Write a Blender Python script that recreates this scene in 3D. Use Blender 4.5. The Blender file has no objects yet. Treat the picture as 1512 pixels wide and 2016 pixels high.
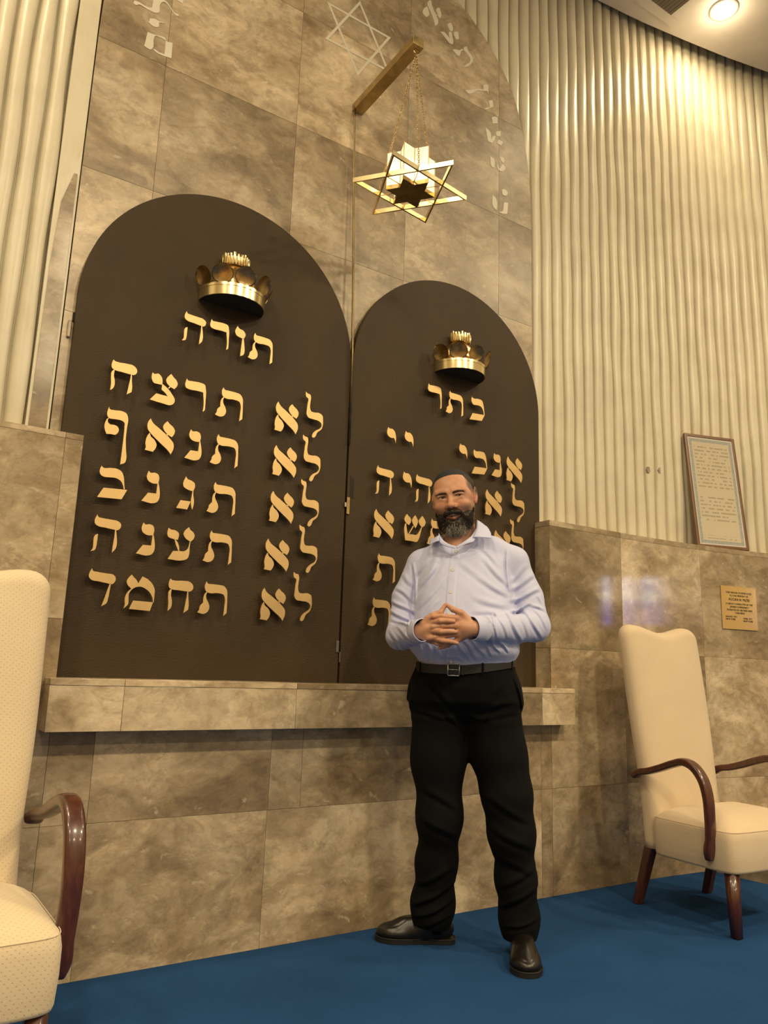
import bpy, bmesh, math, random
import numpy as np
from mathutils import Vector, Matrix

# ---------------------------------------------------------------- camera, world, lights, exposure
SC = bpy.context.scene
COL = SC.collection
F = 1522.0; CX, CY = 756.0, 1008.0; H = 1.06          # focal length in pixels of the 1512x2016 frame, camera height
def _u(v): return v / np.linalg.norm(v)
_X = _u(np.array([3150 - CX, 1398 - CY, F]))           # along the wall
_Z = np.array([1000 - CX, -6430 - CY, F]); _Z = _u(_Z - _X * _Z.dot(_X))
_Y = np.cross(_Z, _X)                                  # into the wall
M = np.array([_X, _Y, _Z])
def ray(px, py): return M @ np.array([px - CX, py - CY, F])
def onY(px, py, y):
    r = ray(px, py); p = r * (y / r[1]); return (p[0], y, p[2] + H)
def onZ(px, py, z):
    r = ray(px, py); t = (z - H) / r[2]; return (r[0] * t, r[1] * t, z)
def onX(px, py, x):
    r = ray(px, py); t = x / r[0]; return (x, r[1] * t, r[2] * t + H)

cam = bpy.data.objects.new('camera', bpy.data.cameras.new('camera')); COL.objects.link(cam)
cam.data.sensor_width = 36; cam.data.lens = F / 2016 * 36; cam.data.clip_start = 0.02
cm = Matrix.Identity(4)
for i in range(3):
    cm[i][0] = M[i][0]; cm[i][1] = -M[i][1]; cm[i][2] = -M[i][2]
cm.translation = Vector((0, 0, H)); cam.matrix_world = cm
SC.camera = cam
SC.view_settings.view_transform = 'Standard'; SC.view_settings.look = 'None'
SC.view_settings.gamma = 1; SC.view_settings.use_curve_mapping = False
SC.view_settings.exposure = 0.13

wd = bpy.data.worlds.new('world'); SC.world = wd; wd.use_nodes = True
wd.node_tree.nodes['Background'].inputs[0].default_value = (1.0, 0.78, 0.5, 1)
wd.node_tree.nodes['Background'].inputs[1].default_value = 0.15

CEIL = 5.68
LAMP_COL = (1.0, 0.805, 0.505)
def down_light(x, y, power, size=0.16, spot=None):
    d = bpy.data.lights.new('downlight_bulb', 'AREA'); d.shape = 'DISK'; d.size = size
    d.energy = power; d.color = LAMP_COL
    if spot: d.spread = math.radians(spot)
    o = bpy.data.objects.new('downlight_bulb', d); o.location = (x, y, CEIL - 0.012); COL.objects.link(o)
    return o
LIGHTS = [(4.40, 2.63, 14, None), (-0.87, 2.63, 30, None), (4.28, 1.34, 13, None), (-0.75, 1.34, 62, None), (5.9, -0.5, 105, None), (-2.4, -0.5, 80, None),
          (4.6, -2.6, 170, None), (1.76, -2.6, 190, None), (-1.2, -2.6, 120, None), (1.76, -6.2, 110, None), (5.2, -6.0, 110, None), (-2.0, -6.0, 110, None)]
for x, y, p, s in LIGHTS: down_light(x, y, p, 0.40 if y < 2 else .2, s)
_d = bpy.data.lights.new('downlight_bulb', 'POINT'); _d.energy = 4; _d.color = LAMP_COL; _d.shadow_soft_size = .06
_o = bpy.data.objects.new('downlight_bulb', _d); _o.location = (4.40, 2.63, CEIL - .09); COL.objects.link(_o)

# ---------------------------------------------------------------- helpers
def link(name, me, mat=None, parent=None, smooth=False):
    o = bpy.data.objects.new(name, me); COL.objects.link(o)
    if mat is not None and len(me.materials) == 0: me.materials.append(mat)
    if parent is not None: o.parent = parent
    if smooth:
        for p in me.polygons: p.use_smooth = True
    return o
def obj(name, bm, mat=None, parent=None, smooth=False, auto=None):
    me = bpy.data.meshes.new(name)
    bmesh.ops.recalc_face_normals(bm, faces=bm.faces)
    if auto is not None:
        for e in bm.edges:
            if len(e.link_faces) == 2 and e.calc_face_angle(0) > math.radians(auto): e.smooth = False
        smooth = True
    bm.to_mesh(me); bm.free()
    return link(name, me, mat, parent, smooth)
def tag(o, label=None, cat=None, group=None, kind=None):
    if label: o['label'] = label
    if cat: o['category'] = cat
    if group: o['group'] = group
    if kind: o['kind'] = kind
    return o
def empty(name, loc, rz=0, **k):
    o = bpy.data.objects.new(name, None); COL.objects.link(o); o.location = loc; o.rotation_euler = (0, 0, rz)
    o.empty_display_size = 0.1
    return tag(o, **k)
def struct(name, bm, mat, parent=None, **k):
    o = obj(name, bm, mat, parent, **k)
    if parent is None: o['kind'] = 'structure'
    return o
def add_box(bm, a, b, bevel=0, M4=None, segs=2):
    vs = [bm.verts.new((x, y, z)) for x in (a[0], b[0]) for y in (a[1], b[1]) for z in (a[2], b[2])]
    f = [bm.faces.new([vs[i] for i in q]) for q in ((0, 1, 3, 2), (4, 6, 7, 5), (0, 4, 5, 1), (2, 3, 7, 6), (0, 2, 6, 4), (1, 5, 7, 3))]
    if bevel:
        es = {e for q in f for e in q.edges}
        r = bmesh.ops.bevel(bm, geom=list(es), offset=bevel, segments=segs, affect='EDGES', profile=0.5)
        vs = list({v for q in r['faces'] for v in q.verts} | {v for v in vs if v.is_valid})
    if M4 is not None:
        for v in vs:
            if v.is_valid: v.co = M4 @ v.co
    return vs
def add_tube(bm, pts, rad, n=12, cap=True, flat=None, up=None):
    """sweep a circle (or ellipse with half sizes flat=(w,h)) along points; rad number or list"""
    pts = [Vector(p) for p in pts]; N = len(pts)
    if not hasattr(rad, '__len__'): rad = [rad] * N
    rings = []; prev = None
    for i, p in enumerate(pts):
        t = (pts[min(i + 1, N - 1)] - pts[max(i - 1, 0)]).normalized()
        if up is not None:
            a = Vector(up) if not callable(up) else Vector(up(i)); a = (a - t * a.dot(t)).normalized()
        elif prev is None:
            a = t.orthogonal().normalized()
        else:
            a = (prev - t * prev.dot(t)).normalized()
        prev = a; b = t.cross(a)
        w, h = (flat if flat else (1, 1))
        ring = []
        for k in range(n):
            th = 2 * math.pi * k / n
            c, s = math.cos(th), math.sin(th)
            if flat:  # superellipse for bands and bent wood
                c = math.copysign(abs(c) ** .6, c); s = math.copysign(abs(s) ** .6, s)
            ring.append(bm.verts.new(p + a * (c * rad[i] * w) + b * (s * rad[i] * h)))
        rings.append(ring)
    for i in range(N - 1):
        for k in range(n):
            bm.faces.new((rings[i][k], rings[i][(k + 1) % n], rings[i + 1][(k + 1) % n], rings[i + 1][k]))
    if cap:
        bm.faces.new(rings[0][::-1]); bm.faces.new(rings[-1])
    return rings
def add_lathe(bm, prof, n=48, M4=None, a0=0, a1=2 * math.pi, cap=False):
    full = abs(a1 - a0 - 2 * math.pi) < 1e-6
    cols = []
    for k in range(n if full else n + 1):
        th = a0 + (a1 - a0) * k / n
        cols.append([bm.verts.new((M4 or Matrix.Identity(4)) @ Vector((r * math.cos(th), r * math.sin(th), z))) for r, z in prof])
    m = len(cols)
    for k in range(m if full else m - 1):
        A, B = cols[k], cols[(k + 1) % m]
        for j in range(len(prof) - 1): bm.faces.new((A[j], B[j], B[j + 1], A[j + 1]))
    return cols
def spline(pts, closed=True, n=5):
    """Catmull-Rom through points; a third truthy entry marks a corner"""
    P = [(Vector((p[0], p[1])), len(p) > 2) for p in pts]; N = len(P); out = []
    rng = range(N) if closed else range(N - 1)
    for i in rng:
        p1, c1 = P[i]; p2, c2 = P[(i + 1) % N]
        p0 = P[i - 1][0] if (closed or i > 0) else p1; p3 = P[(i + 2) % N][0] if (closed or i + 2 < N) else p2
        d = (p2 - p1).length
        def tan(a, b, c): 
            l1 = (b - a).length or 1; l2 = (c - b).length or 1
            t = (b - a) / l1 * l2 + (c - b) / l2 * l1
            return t / (l1 + l2) 
        t1 = (p2 - p1) / (d or 1) if c1 else tan(p0, p1, p2)
        t2 = (p2 - p1) / (d or 1) if c2 else tan(p1, p2, p3)
        for k in range(n):
            t = k / n; t2_, t3 = t * t, t * t * t
            out.append(p1 * (2 * t3 - 3 * t2_ + 1) + t1 * d * (t3 - 2 * t2_ + t) + p2 * (-2 * t3 + 3 * t2_) + t2 * d * (t3 - t2_))
    if not closed: out.append(P[-1][0])
    return out
def add_plate(bm, poly, fn, thick):
    """polygon in 2D mapped by fn(x,y,depth) to 3D and extruded"""
    a = [bm.verts.new(fn(p[0], p[1], 0)) for p in poly]; b = [bm.verts.new(fn(p[0], p[1], thick)) for p in poly]
    n = len(a)
    bm.faces.new(a); bm.faces.new(b[::-1])
    for i in range(n): bm.faces.new((a[i], a[(i + 1) % n], b[(i + 1) % n], b[i]))

# ---------------------------------------------------------------- materials
class NT:
    def __init__(s, name):
        s.m = bpy.data.materials.new(name); s.m.use_nodes = True; s.t = s.m.node_tree; s.b = s.t.nodes['Principled BSDF']
    def n(s, typ, inp=None, **k):
        nd = s.t.nodes.new('ShaderNode' + typ)
        for a, v in k.items(): setattr(nd, a, v)
        for a, v in (inp or {}).items():
            if hasattr(v, 'is_linked') or isinstance(v, bpy.types.NodeSocket): s.t.links.new(v, nd.inputs[a])
            else: nd.inputs[a].default_value = v
        return nd
    def set(s, **k):
        for a, v in k.items():
            a = {'color': 'Base Color', 'rough': 'Roughness', 'metal': 'Metallic', 'spec': 'Specular IOR Level', 'normal': 'Normal', 'coat': 'Coat Weight',
                 'coatr': 'Coat Roughness', 'sheen': 'Sheen Weight', 'emit': 'Emission Color', 'emits': 'Emission Strength', 'trans': 'Transmission Weight',
                 'sss': 'Subsurface Weight', 'sssr': 'Subsurface Radius', 'ssss': 'Subsurface Scale', 'ior': 'IOR', 'alpha': 'Alpha', 'aniso': 'Anisotropic'}[a]
            if isinstance(v, bpy.types.NodeSocket): s.t.links.new(v, s.b.inputs[a])
            else: s.b.inputs[a].default_value = v
        return s
    def coord(s): return s.n('TexCoord').outputs['Object']
    def noise(s, vec, scale, detail=4, rough=.55, dist=0):
        return s.n('TexNoise', {'Vector': vec, 'Scale': scale, 'Detail': detail, 'Roughness': rough, 'Distortion': dist})
    def ramp(s, fac, stops):
        nd = s.n('ValToRGB', {'Fac': fac}); cr = nd.color_ramp
        while len(cr.elements) < len(stops): cr.elements.new(0.5)
        for e, (p, c) in zip(cr.elements, stops): e.position = p; e.color = (*c, 1) if len(c) == 3 else c
        return nd.outputs['Color']
    def mix(s, f, a, b, mode='MIX'):
        nd = s.n('Mix', data_type='RGBA', blend_type=mode)
        for k, v in (('Factor', f), ('A', a), ('B', b)):
            idx = {'Factor': 0, 'A': 6, 'B': 7}[k]
            if isinstance(v, bpy.types.NodeSocket): s.t.links.new(v, nd.inputs[idx])
            else: nd.inputs[idx].default_value = v if idx == 0 else ((*v, 1) if len(v) == 3 else v)
        return nd.outputs[2]
    def math(s, op, a, b=0.0, c=0.0, clamp=False):
        nd = s.n('Math', operation=op, use_clamp=clamp)
        for i, v in enumerate((a, b, c)):
            if isinstance(v, bpy.types.NodeSocket): s.t.links.new(v, nd.inputs[i])
            else: nd.inputs[i].default_value = v
        return nd.outputs[0]
    def bump(s, h, strength=.3, dist=.01):
        return s.n('Bump', {'Height': h, 'Strength': strength, 'Distance': dist}).outputs['Normal']
def g3(v): return (v, v, v)

def marble(name, tint=1.0, r0=.09, rv=.2):
    t = NT(name); c = t.coord()
    tile = t.n('Attribute', attribute_name='tile').outputs['Fac']
    off = t.n('CombineXYZ', {'X': t.math('MULTIPLY', tile, 37.0), 'Y': t.math('MULTIPLY', tile, 11.0), 'Z': t.math('MULTIPLY', tile, 53.0)}).outputs[0]
    v = t.n('VectorMath', {0: c, 1: off}, operation='ADD').outputs[0]
    rot = t.n('Mapping', {'Vector': v, 'Rotation': (0.3, 0.7, 0.4), 'Scale': (1, 1, 1.5)}).outputs[0]
    warp = t.noise(rot, 2.2, 3)
    v2 = t.n('VectorMath', {0: rot, 1: t.n('VectorMath', {0: warp.outputs['Color'], 3: 0.45}, operation='SCALE').outputs[0]}, operation='ADD').outputs[0]
    n1 = t.noise(v2, 1.5, 12, .66, .35).outputs['Fac']
    n2 = t.noise(rot, 11, 8, .7, .5).outputs['Fac']
    n3 = t.noise(rot, 60, 4, .6).outputs['Fac']
    base = t.ramp(n1, [(.33, (.174, .123, .069)), (.44, (.276, .206, .126)), (.50, (.357, .277, .178)), (.56, (.45, .359, .241)), (.66, (.575, .478, .345))])
    det = t.ramp(n2, [(.3, (.66, .64, .6)), (.5, (1, 1, 1)), (.72, (1.18, 1.16, 1.12))])
    c0 = t.mix(.85, base, det, 'MULTIPLY')
    w2 = t.n('VectorMath', {0: v2, 1: t.n('VectorMath', {0: t.noise(rot, 9, 6, .7).outputs['Color'], 3: 0.34}, operation='SCALE').outputs[0]}, operation='ADD').outputs[0]
    cells = t.n('SeparateColor', {'Color': t.n('TexVoronoi', {'Vector': w2, 'Scale': 5.5}).outputs['Color']}).outputs[0]
    cl2 = t.n('SeparateColor', {'Color': t.n('TexVoronoi', {'Vector': w2, 'Scale': 17.0}).outputs['Color']}).outputs[1]
    ct = t.math('ADD', .80, t.math('ADD', t.math('MULTIPLY', cells, .25), t.math('MULTIPLY', cl2, .15)))
    c1 = t.n('VectorMath', {0: c0, 3: ct}, operation='SCALE').outputs[0]
    vein = t.math('ABSOLUTE', t.math('SUBTRACT', t.noise(v2, 1.9, 7, .6, .3).outputs['Fac'], .5))
    vm = t.math('MULTIPLY', t.math('SUBTRACT', 1.0, t.math('MULTIPLY', vein, 70), clamp=True), .26)
    c2 = t.mix(vm, c1, (.17, .115, .065))
    chips = t.ramp(t.noise(v2, 17, 5, .6).outputs['Fac'], [(.64, (0, 0, 0)), (.70, (1, 1, 1))])
    c3 = t.mix(t.math('MULTIPLY', chips, .45), c2, (.62, .53, .39))
    tone = t.math('ADD', .80 * tint, t.math('MULTIPLY', t.math('FRACT', t.math('MULTIPLY', tile, 7.31)), .36 * tint))
    c4 = t.n('VectorMath', {0: c3, 3: tone}, operation='SCALE').outputs[0]
    c5 = t.mix(t.math('MULTIPLY', n3, .12), c4, (.2, .15, .09))
    t.set(color=c5, rough=t.math('ADD', r0, t.math('MULTIPLY', n2, rv)), spec=.5, normal=t.bump(n3, .04, .002))
    return t.m
M_MARBLE = marble('marble', 1.0)
M_MARBLE_SILL = marble('marble_sill', 1.22)
M_MARBLE_POL = marble('marble_polished', 1.0, .015, .09)
M_MARBLE_ARCH = marble('marble_arch', 1.0, .26)

def plaster():
    t = NT('painted_plaster'); c = t.coord()
    n = t.noise(c, 5, 5); n2 = t.noise(t.n('Mapping', {'Vector': c, 'Scale': (40, 40, 9)}).outputs[0], 1.6, 5)
    col = t.ramp(n.outputs['Fac'], [(.3, (.57, .51, .375)), (.7, (.66, .605, .46))])
    dirt = t.ramp(n2.outputs['Fac'], [(.62, (1, 1, 1)), (.8, (.86, .82, .74))])
    t.set(color=t.mix(.8, col, dirt, 'MULTIPLY'), rough=.33, spec=.45, normal=t.bump(n2.outputs['Fac'], .25, .004))
    return t.m
M_PLASTER = plaster()
def simple(name, col, rough=.5, metal=0, bumps=None, var=0, **k):
    t = NT(name); c = t.coord()
    if var:
        n = t.noise(c, k.pop('vscale', 8), 5).outputs['Fac']
        colr = t.ramp(n, [(.3, tuple(x * (1 - var) for x in col)), (.7, tuple(min(1, x * (1 + var)) for x in col))])
        t.set(color=colr)
    else:
        t.set(color=(*col, 1)); k.pop('vscale', 0)
    t.set(rough=rough, metal=metal)
    if bumps: t.set(normal=t.bump(t.noise(c, bumps[0], 4).outputs['Fac'], bumps[1], bumps[2] if len(bumps) > 2 else .003))
    t.set(**k)
    return t.m
M_CEIL = simple('ceiling_paint', (.62, .56, .5), .6, bumps=(20, .1), var=.04)
M_DARK = simple('dark_gap', (.02, .015, .01), .9, var=.2)  # near black, stands in for shade in the slot, vent and ceiling gap
def door_mat():
    t = NT('brown_door_vinyl'); c = t.coord()
    n = t.noise(t.n('Mapping', {'Vector': c, 'Scale': (1, 1, 2.4)}).outputs[0], 75, 5, .65).outputs['Fac']
    n2 = t.noise(c, 3, 4).outputs['Fac']
    col = t.ramp(n2, [(.3, (.041, .026, .0115)), (.7, (.054, .035, .0165))])
    fl = t.ramp(t.noise(c, 160, 2).outputs['Fac'], [(.80, (0, 0, 0)), (.84, (1, 1, 1))])
    t.set(color=t.mix(t.math('MULTIPLY', fl, .3), col, (.3, .25, .2)), rough=.55, spec=.22, normal=t.bump(n, .6, .004))
    return t.m
M_DOOR = door_mat()
def brass(name, col=(.80, .53, .22), rough=.25, sc=30, var=.12, bmp=.12):
    t = NT(name); c = t.coord(); n = t.noise(c, sc, 4).outputs['Fac']
    colr = t.ramp(n, [(.3, tuple(x * (1 - var) for x in col)), (.7, col)])
    t.set(color=colr, metal=1, rough=t.math('ADD', rough, t.math('MULTIPLY', n, .1)), normal=t.bump(t.noise(c, 12, 2).outputs['Fac'], bmp, .004))
    return t.m
M_LETTER = brass('brass_letter', (.66, .47, .225), .46, 9, .16)
M_BRASS = brass('brass_polished', (.80, .56, .24), .13, 15, .3)
M_BRASS_OLD = brass('brass_aged', (.50, .37, .17), .34, 20, .4)
M_BRASS_ROD = brass('brass_dull_rod', (.22, .16, .075), .34, 20, .4)
M_BRASS_BR = brass('brass_bright', (.88, .74, .42), .17, 10)
M_STEEL = simple('steel', (.5, .48, .45), .35, 1)
M_INLAY = simple('white_inlay', (.60, .55, .44), .5, var=.05)
def carpet():
    t = NT('blue_carpet'); c = t.coord()
    n = t.noise(c, 260, 3, .7).outputs['Fac']; n2 = t.noise(c, 2.2, 5).outputs['Fac']
    col = t.ramp(n2, [(.3, (.017, .060, .170)), (.7, (.023, .078, .215))])
    sp = t.ramp(n, [(.35, (.62, .62, .66)), (.65, (1.2, 1.2, 1.15))])
    streak = t.ramp(t.noise(t.n('Mapping', {'Vector': c, 'Rotation': (0, 0, .5), 'Scale': (1, 14, 1)}).outputs[0], 3, 3).outputs['Fac'], [(.72, (0, 0, 0)), (.8, (1, 1, 1))])
    t.set(color=t.mix(t.math('MULTIPLY', streak, .18), t.mix(.8, col, sp, 'MULTIPLY'), (.05, .14, .3)), rough=1.0, spec=.05, sheen=.0, normal=t.bump(n, .7, .004))
    return t.m
M_CARPET = carpet()
def fabric(name, col, sc, dots=False):
    t = NT(name); c = t.coord()
    uv = t.n('TexCoord').outputs['Object']
    w1 = t.n('TexWave', {'Vector': uv, 'Scale': sc, 'Distortion': .6}, bands_direction='X').outputs['Fac']
    w2 = t.n('TexWave', {'Vector': uv, 'Scale': sc, 'Distortion': .6}, bands_direction='Z').outputs['Fac']
    h = t.math('ADD', w1, w2); n = t.noise(c, 4, 4).outputs['Fac']
    colr = t.ramp(n, [(.3, tuple(x * .92 for x in col)), (.7, col)])
    if dots:
        sp = t.n('SeparateXYZ', {0: uv}); U = t.math('ADD', sp.outputs[0], t.math('MULTIPLY', sp.outputs[1], .3)); V_ = t.math('ADD', sp.outputs[2], t.math('MULTIPLY', sp.outputs[1], .9))
        pr = t.math('MULTIPLY', t.math('SINE', t.math('MULTIPLY', U, 360.0)), t.math('SINE', t.math('MULTIPLY', V_, 360.0)))
        d = t.ramp(pr, [(.66, (0, 0, 0)), (.86, (1, 1, 1))])
        colr = t.mix(t.math('MULTIPLY', d, .32), colr, (.28, .19, .10)); h = t.math('SUBTRACT', t.math('MULTIPLY', h, .3), d)
    t.set(color=colr, rough=.85, spec=.25, sheen=.25, normal=t.bump(h, .35, .0012))
    return t.m
M_FAB = fabric('cream_fabric', (.66, .525, .36), 130)
M_FAB_DOT = fabric('cream_dotted_fabric', (.70, .575, .40), 130, True)
def wood(name, a, b, rough=.12):
    t = NT(name); c = t.coord()
    n = t.noise(t.n('Mapping', {'Vector': c, 'Scale': (30, 30, 5)}).outputs[0], 2, 6, .6, .8).outputs['Fac']
    t.set(color=t.ramp(n, [(.3, a), (.7, b)]), rough=.33, coat=.5, coatr=rough)
    return t.m
M_WOOD = wood('dark_mahogany', (.036, .009, .005), (.095, .026, .011))
M_FRAME = wood('frame_wood', (.10, .042, .015), (.17, .075, .028), .3)
# ---------------------------------------------------------------- the room
XC = 1.765                                   # axis of the ark
def curve(y0, x):                            # plan of the apse wall, bending towards the room at both sides
    dx = max(0.0, abs(x - XC) - 1.735)
    return y0 - .085 * dx * dx
def rib_y(x):
    dx = max(0.0, abs(x - XC) - 1.735); return 3.142 - .085 * dx * dx
rnd = random.Random(4)
bm = bmesh.new()
add_box(bm, (-5, -9, -.1), (8.5, 3.6, 0)); struct('floor', bm, M_CARPET)

def add_tiles(bm, lay, rects, yfn, depth=.006, gap=.0007):
    """each stone slab a shallow box with its own number, edges slightly apart"""
    for (x0, x1, z0, z1) in rects:
        tid = rnd.random(); n = max(1, int((x1 - x0) / .12)) if abs(x1 - XC) > 1.8 or abs(x0 - XC) > 1.8 else 1
        xs = [x0 + gap + (x1 - x0 - 2 * gap) * i / n for i in range(n + 1)]; za, zb = z0 + gap, z1 - gap
        A = [bm.verts.new((x, yfn(x), za)) for x in xs]; B = [bm.verts.new((x, yfn(x), zb)) for x in xs]
        C = [bm.verts.new((x, yfn(x) + depth, za)) for x in xs]; D = [bm.verts.new((x, yfn(x) + depth, zb)) for x in xs]
        fs = []
        for i in range(n):
            fs += [bm.faces.new((A[i], A[i + 1], B[i + 1], B[i])), bm.faces.new((A[i], C[i], C[i + 1], A[i + 1])), bm.faces.new((B[i], B[i + 1], D[i + 1], D[i]))]
        fs += [bm.faces.new((A[0], B[0], D[0], C[0])), bm.faces.new((A[-1], C[-1], D[-1], B[-1]))]
        for f in fs: f[lay] = tid
def add_side(bm, lay, x, y0, y1, rows, gap=.0011):
    for z0, z1 in rows:
        tid = rnd.random(); s = -1 if x > XC else 1
        f = bm.faces.new([bm.verts.new(p) for p in ((x, y0, z0 + gap), (x, y1, z0 + gap), (x, y1, z1 - gap), (x, y0, z1 - gap))]); f[lay] = tid
def tiled(name, fill, mat=None):
    bm = bmesh.new(); lay = bm.faces.layers.float.new('tile')
    fill(bm, lay)
    for f in bm.faces: f.normal_update()
    o = struct(name, bm, mat or M_MARBLE, auto=20); return o
def rows_cols(xs, zs): return [(a, b, c, d) for a, b in zip(xs, xs[1:]) for c, d in zip(zs, zs[1:])]
YF = 2.95; XL, XR = .560, 2.968
def core(bm, lay, x0, x1, y0fn, y1fn, z0, z1, n=1):
    """solid body behind the slabs"""
    xs = [x0 + (x1 - x0) * i / n for i in range(n + 1)]
    R = [[bm.verts.new((x, y, z)) for x in xs] for y, z in ()]
    a = [bm.verts.new((x, y0fn(x), z0)) for x in xs]; b = [bm.verts.new((x, y0fn(x), z1)) for x in xs]
    c = [bm.verts.new((x, y1fn(x), z1)) for x in xs]; d = [bm.verts.new((x, y1fn(x), z0)) for x in xs]
    for P, Q in ((a, b), (b, c), (c, d)):
        for i in range(n):
            f = bm.faces.new((P[i], P[i + 1], Q[i + 1], Q[i])); f[lay] = .31
    for i in (0, n): bm.faces.new((a[i], b[i], c[i], d[i]))[lay] = .31
def fill_base(bm, lay):
    add_tiles(bm, lay, rows_cols([XL, .713, 1.400, 2.893, XR], [0, .503]) + rows_cols([XL, .713, 1.403, 1.545, 2.893, XR], [.503, .83]), lambda x: YF)
    core(bm, lay, XL, XR, lambda x: YF + .005, lambda x: 3.20, 0, .83)
tiled('wall_base', fill_base)
def fill_r(bm, lay):
    xs = [XR, 3.535, 4.21, 4.95, 5.7, 6.5, 7.3, 8.0]; yf = lambda x: curve(YF, x)
    add_tiles(bm, lay, rows_cols(xs, [0, .503, 1.203, 1.853, 1.884]), yf)
    add_side(bm, lay, XR, YF, 3.2, [(0, 1.203), (1.203, 1.853), (1.853, 1.884)])
    core(bm, lay, XR + .002, 8.0, lambda x: curve(YF, x) + .005, lambda x: rib_y(x) + .03, 0, 1.8835, 40)
tiled('wall_low_right', fill_r, M_MARBLE_POL)
def fill_l(bm, lay):
    xs = [-4.4, -3.6, -2.9, -2.2, -1.5, -.8, -.12, .497, XL]; yf = lambda x: curve(YF, x)
    add_tiles(bm, lay, rows_cols(xs, [0, .503, 1.203, 1.862, 1.884]), yf)
    add_side(bm, lay, XL, YF, 3.2, [(0, 1.203), (1.203, 1.862), (1.862, 1.884)])
    core(bm, lay, -4.4, XL - .002, lambda x: curve(YF, x) + .005, lambda x: rib_y(x) + .03, 0, 1.8835, 40)
tiled('wall_low_left', fill_l, M_MARBLE_POL)
# marble arch panel behind the doors, slabs clipped by the arch outline
PX0, PX1, PZ = .462, 2.994, 3.72
def arch_out(n=40):
    pts = [(2.994, 3.72), (2.986, 3.95), (2.964, 4.149), (2.917, 4.362), (2.860, 4.535), (2.765, 4.689), (2.629, 4.835), (2.525, 4.918), (2.398, 4.99), (2.1, 5.10), (XC - .037, 5.14)]
    r = [(p[0], p[1]) for p in spline(pts, False, 4)]
    l = [(PX0 + PX1 - x, z) for x, z in r[::-1]][1:]
    return [(PX1, .9)] + r + l + [(PX0, .9)]
AO = arch_out()
def clip_poly(poly, x0, x1, z0, z1):
    def cl(P, ax, v, s):
        out = []
        for i in range(len(P)):
            a, b = P[i - 1], P[i]; ia, ib = s * (a[ax] - v) >= 0, s * (b[ax] - v) >= 0
            if ia != ib:
                t = (v - a[ax]) / (b[ax] - a[ax]); out.append((a[0] + (b[0] - a[0]) * t, a[1] + (b[1] - a[1]) * t))
            if ib: out.append(b)
        return out
    for ax, v, s in ((0, x0, 1), (0, x1, -1), (1, z0, 1), (1, z1, -1)):
        if poly: poly = cl(poly, ax, v, s)
    return poly
def fill_arch(bm, lay):
    xs = [PX0 - .1, .755, 1.412, 2.076, 2.735, PX1 + .1]; zs = [.9, 1.8, 2.42, 3.065, 3.692, 4.345, 5.2]; g = .0008
    for a, b in zip(xs, xs[1:]):
        for c, d in zip(zs, zs[1:]):
            P = clip_poly(AO, a + g, b - g, c + g, d - g)
            if len(P) < 3: continue
            n0 = len(bm.faces); add_plate(bm, P, lambda x, z, t: (x, 3.10 + t, z), .006); tid = rnd.random()
            bm.faces.ensure_lookup_table()
            for f in bm.faces[n0:]: f[lay] = tid
    n0 = len(bm.faces); add_plate(bm, AO, lambda x, z, t: (x, 3.104 + t, z), .07); bm.faces.ensure_lookup_table()
    for f in bm.faces[n0:]: f[lay] = .2
panel = tiled('wall_arch', fill_arch, M_MARBLE_ARCH)
# patched plaster strip between the left ribs and the panel
bm = bmesh.new(); lay = bm.faces.layers.float.new('tile')
poly = [(.385, 1.88), (.448, 1.88), (.448, 3.02), (.435, 3.02), (.40, 2.88), (.388, 2.6)]
add_plate(bm, poly, lambda x, z, t: (x, 3.102 + t, z), .05)
for f in bm.faces: f[lay] = .44
struct('trim_1', bm, M_MARBLE)
bm = bmesh.new(); add_box(bm, (.375, 3.106, 1.88), (.4575, 3.2, 5.7)); struct('trim_2', bm, M_PLASTER)
a_, b_ = onY(131, 662, 3.09), onY(150, 617, 3.09)
bm = bmesh.new(); lay = bm.faces.layers.float.new('tile'); add_box(bm, (a_[0], 3.088, a_[2]), (.492, 3.11, b_[2] - .035), .002)
for f in bm.faces: f[lay] = .52
struct('trim_6', bm, M_MARBLE)
bm = bmesh.new(); add_box(bm, (a_[0] + .025, 3.092, b_[2] - .034), (.494, 3.11, b_[2] + .004), .001); struct('trim_7', bm, M_DARK)
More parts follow.
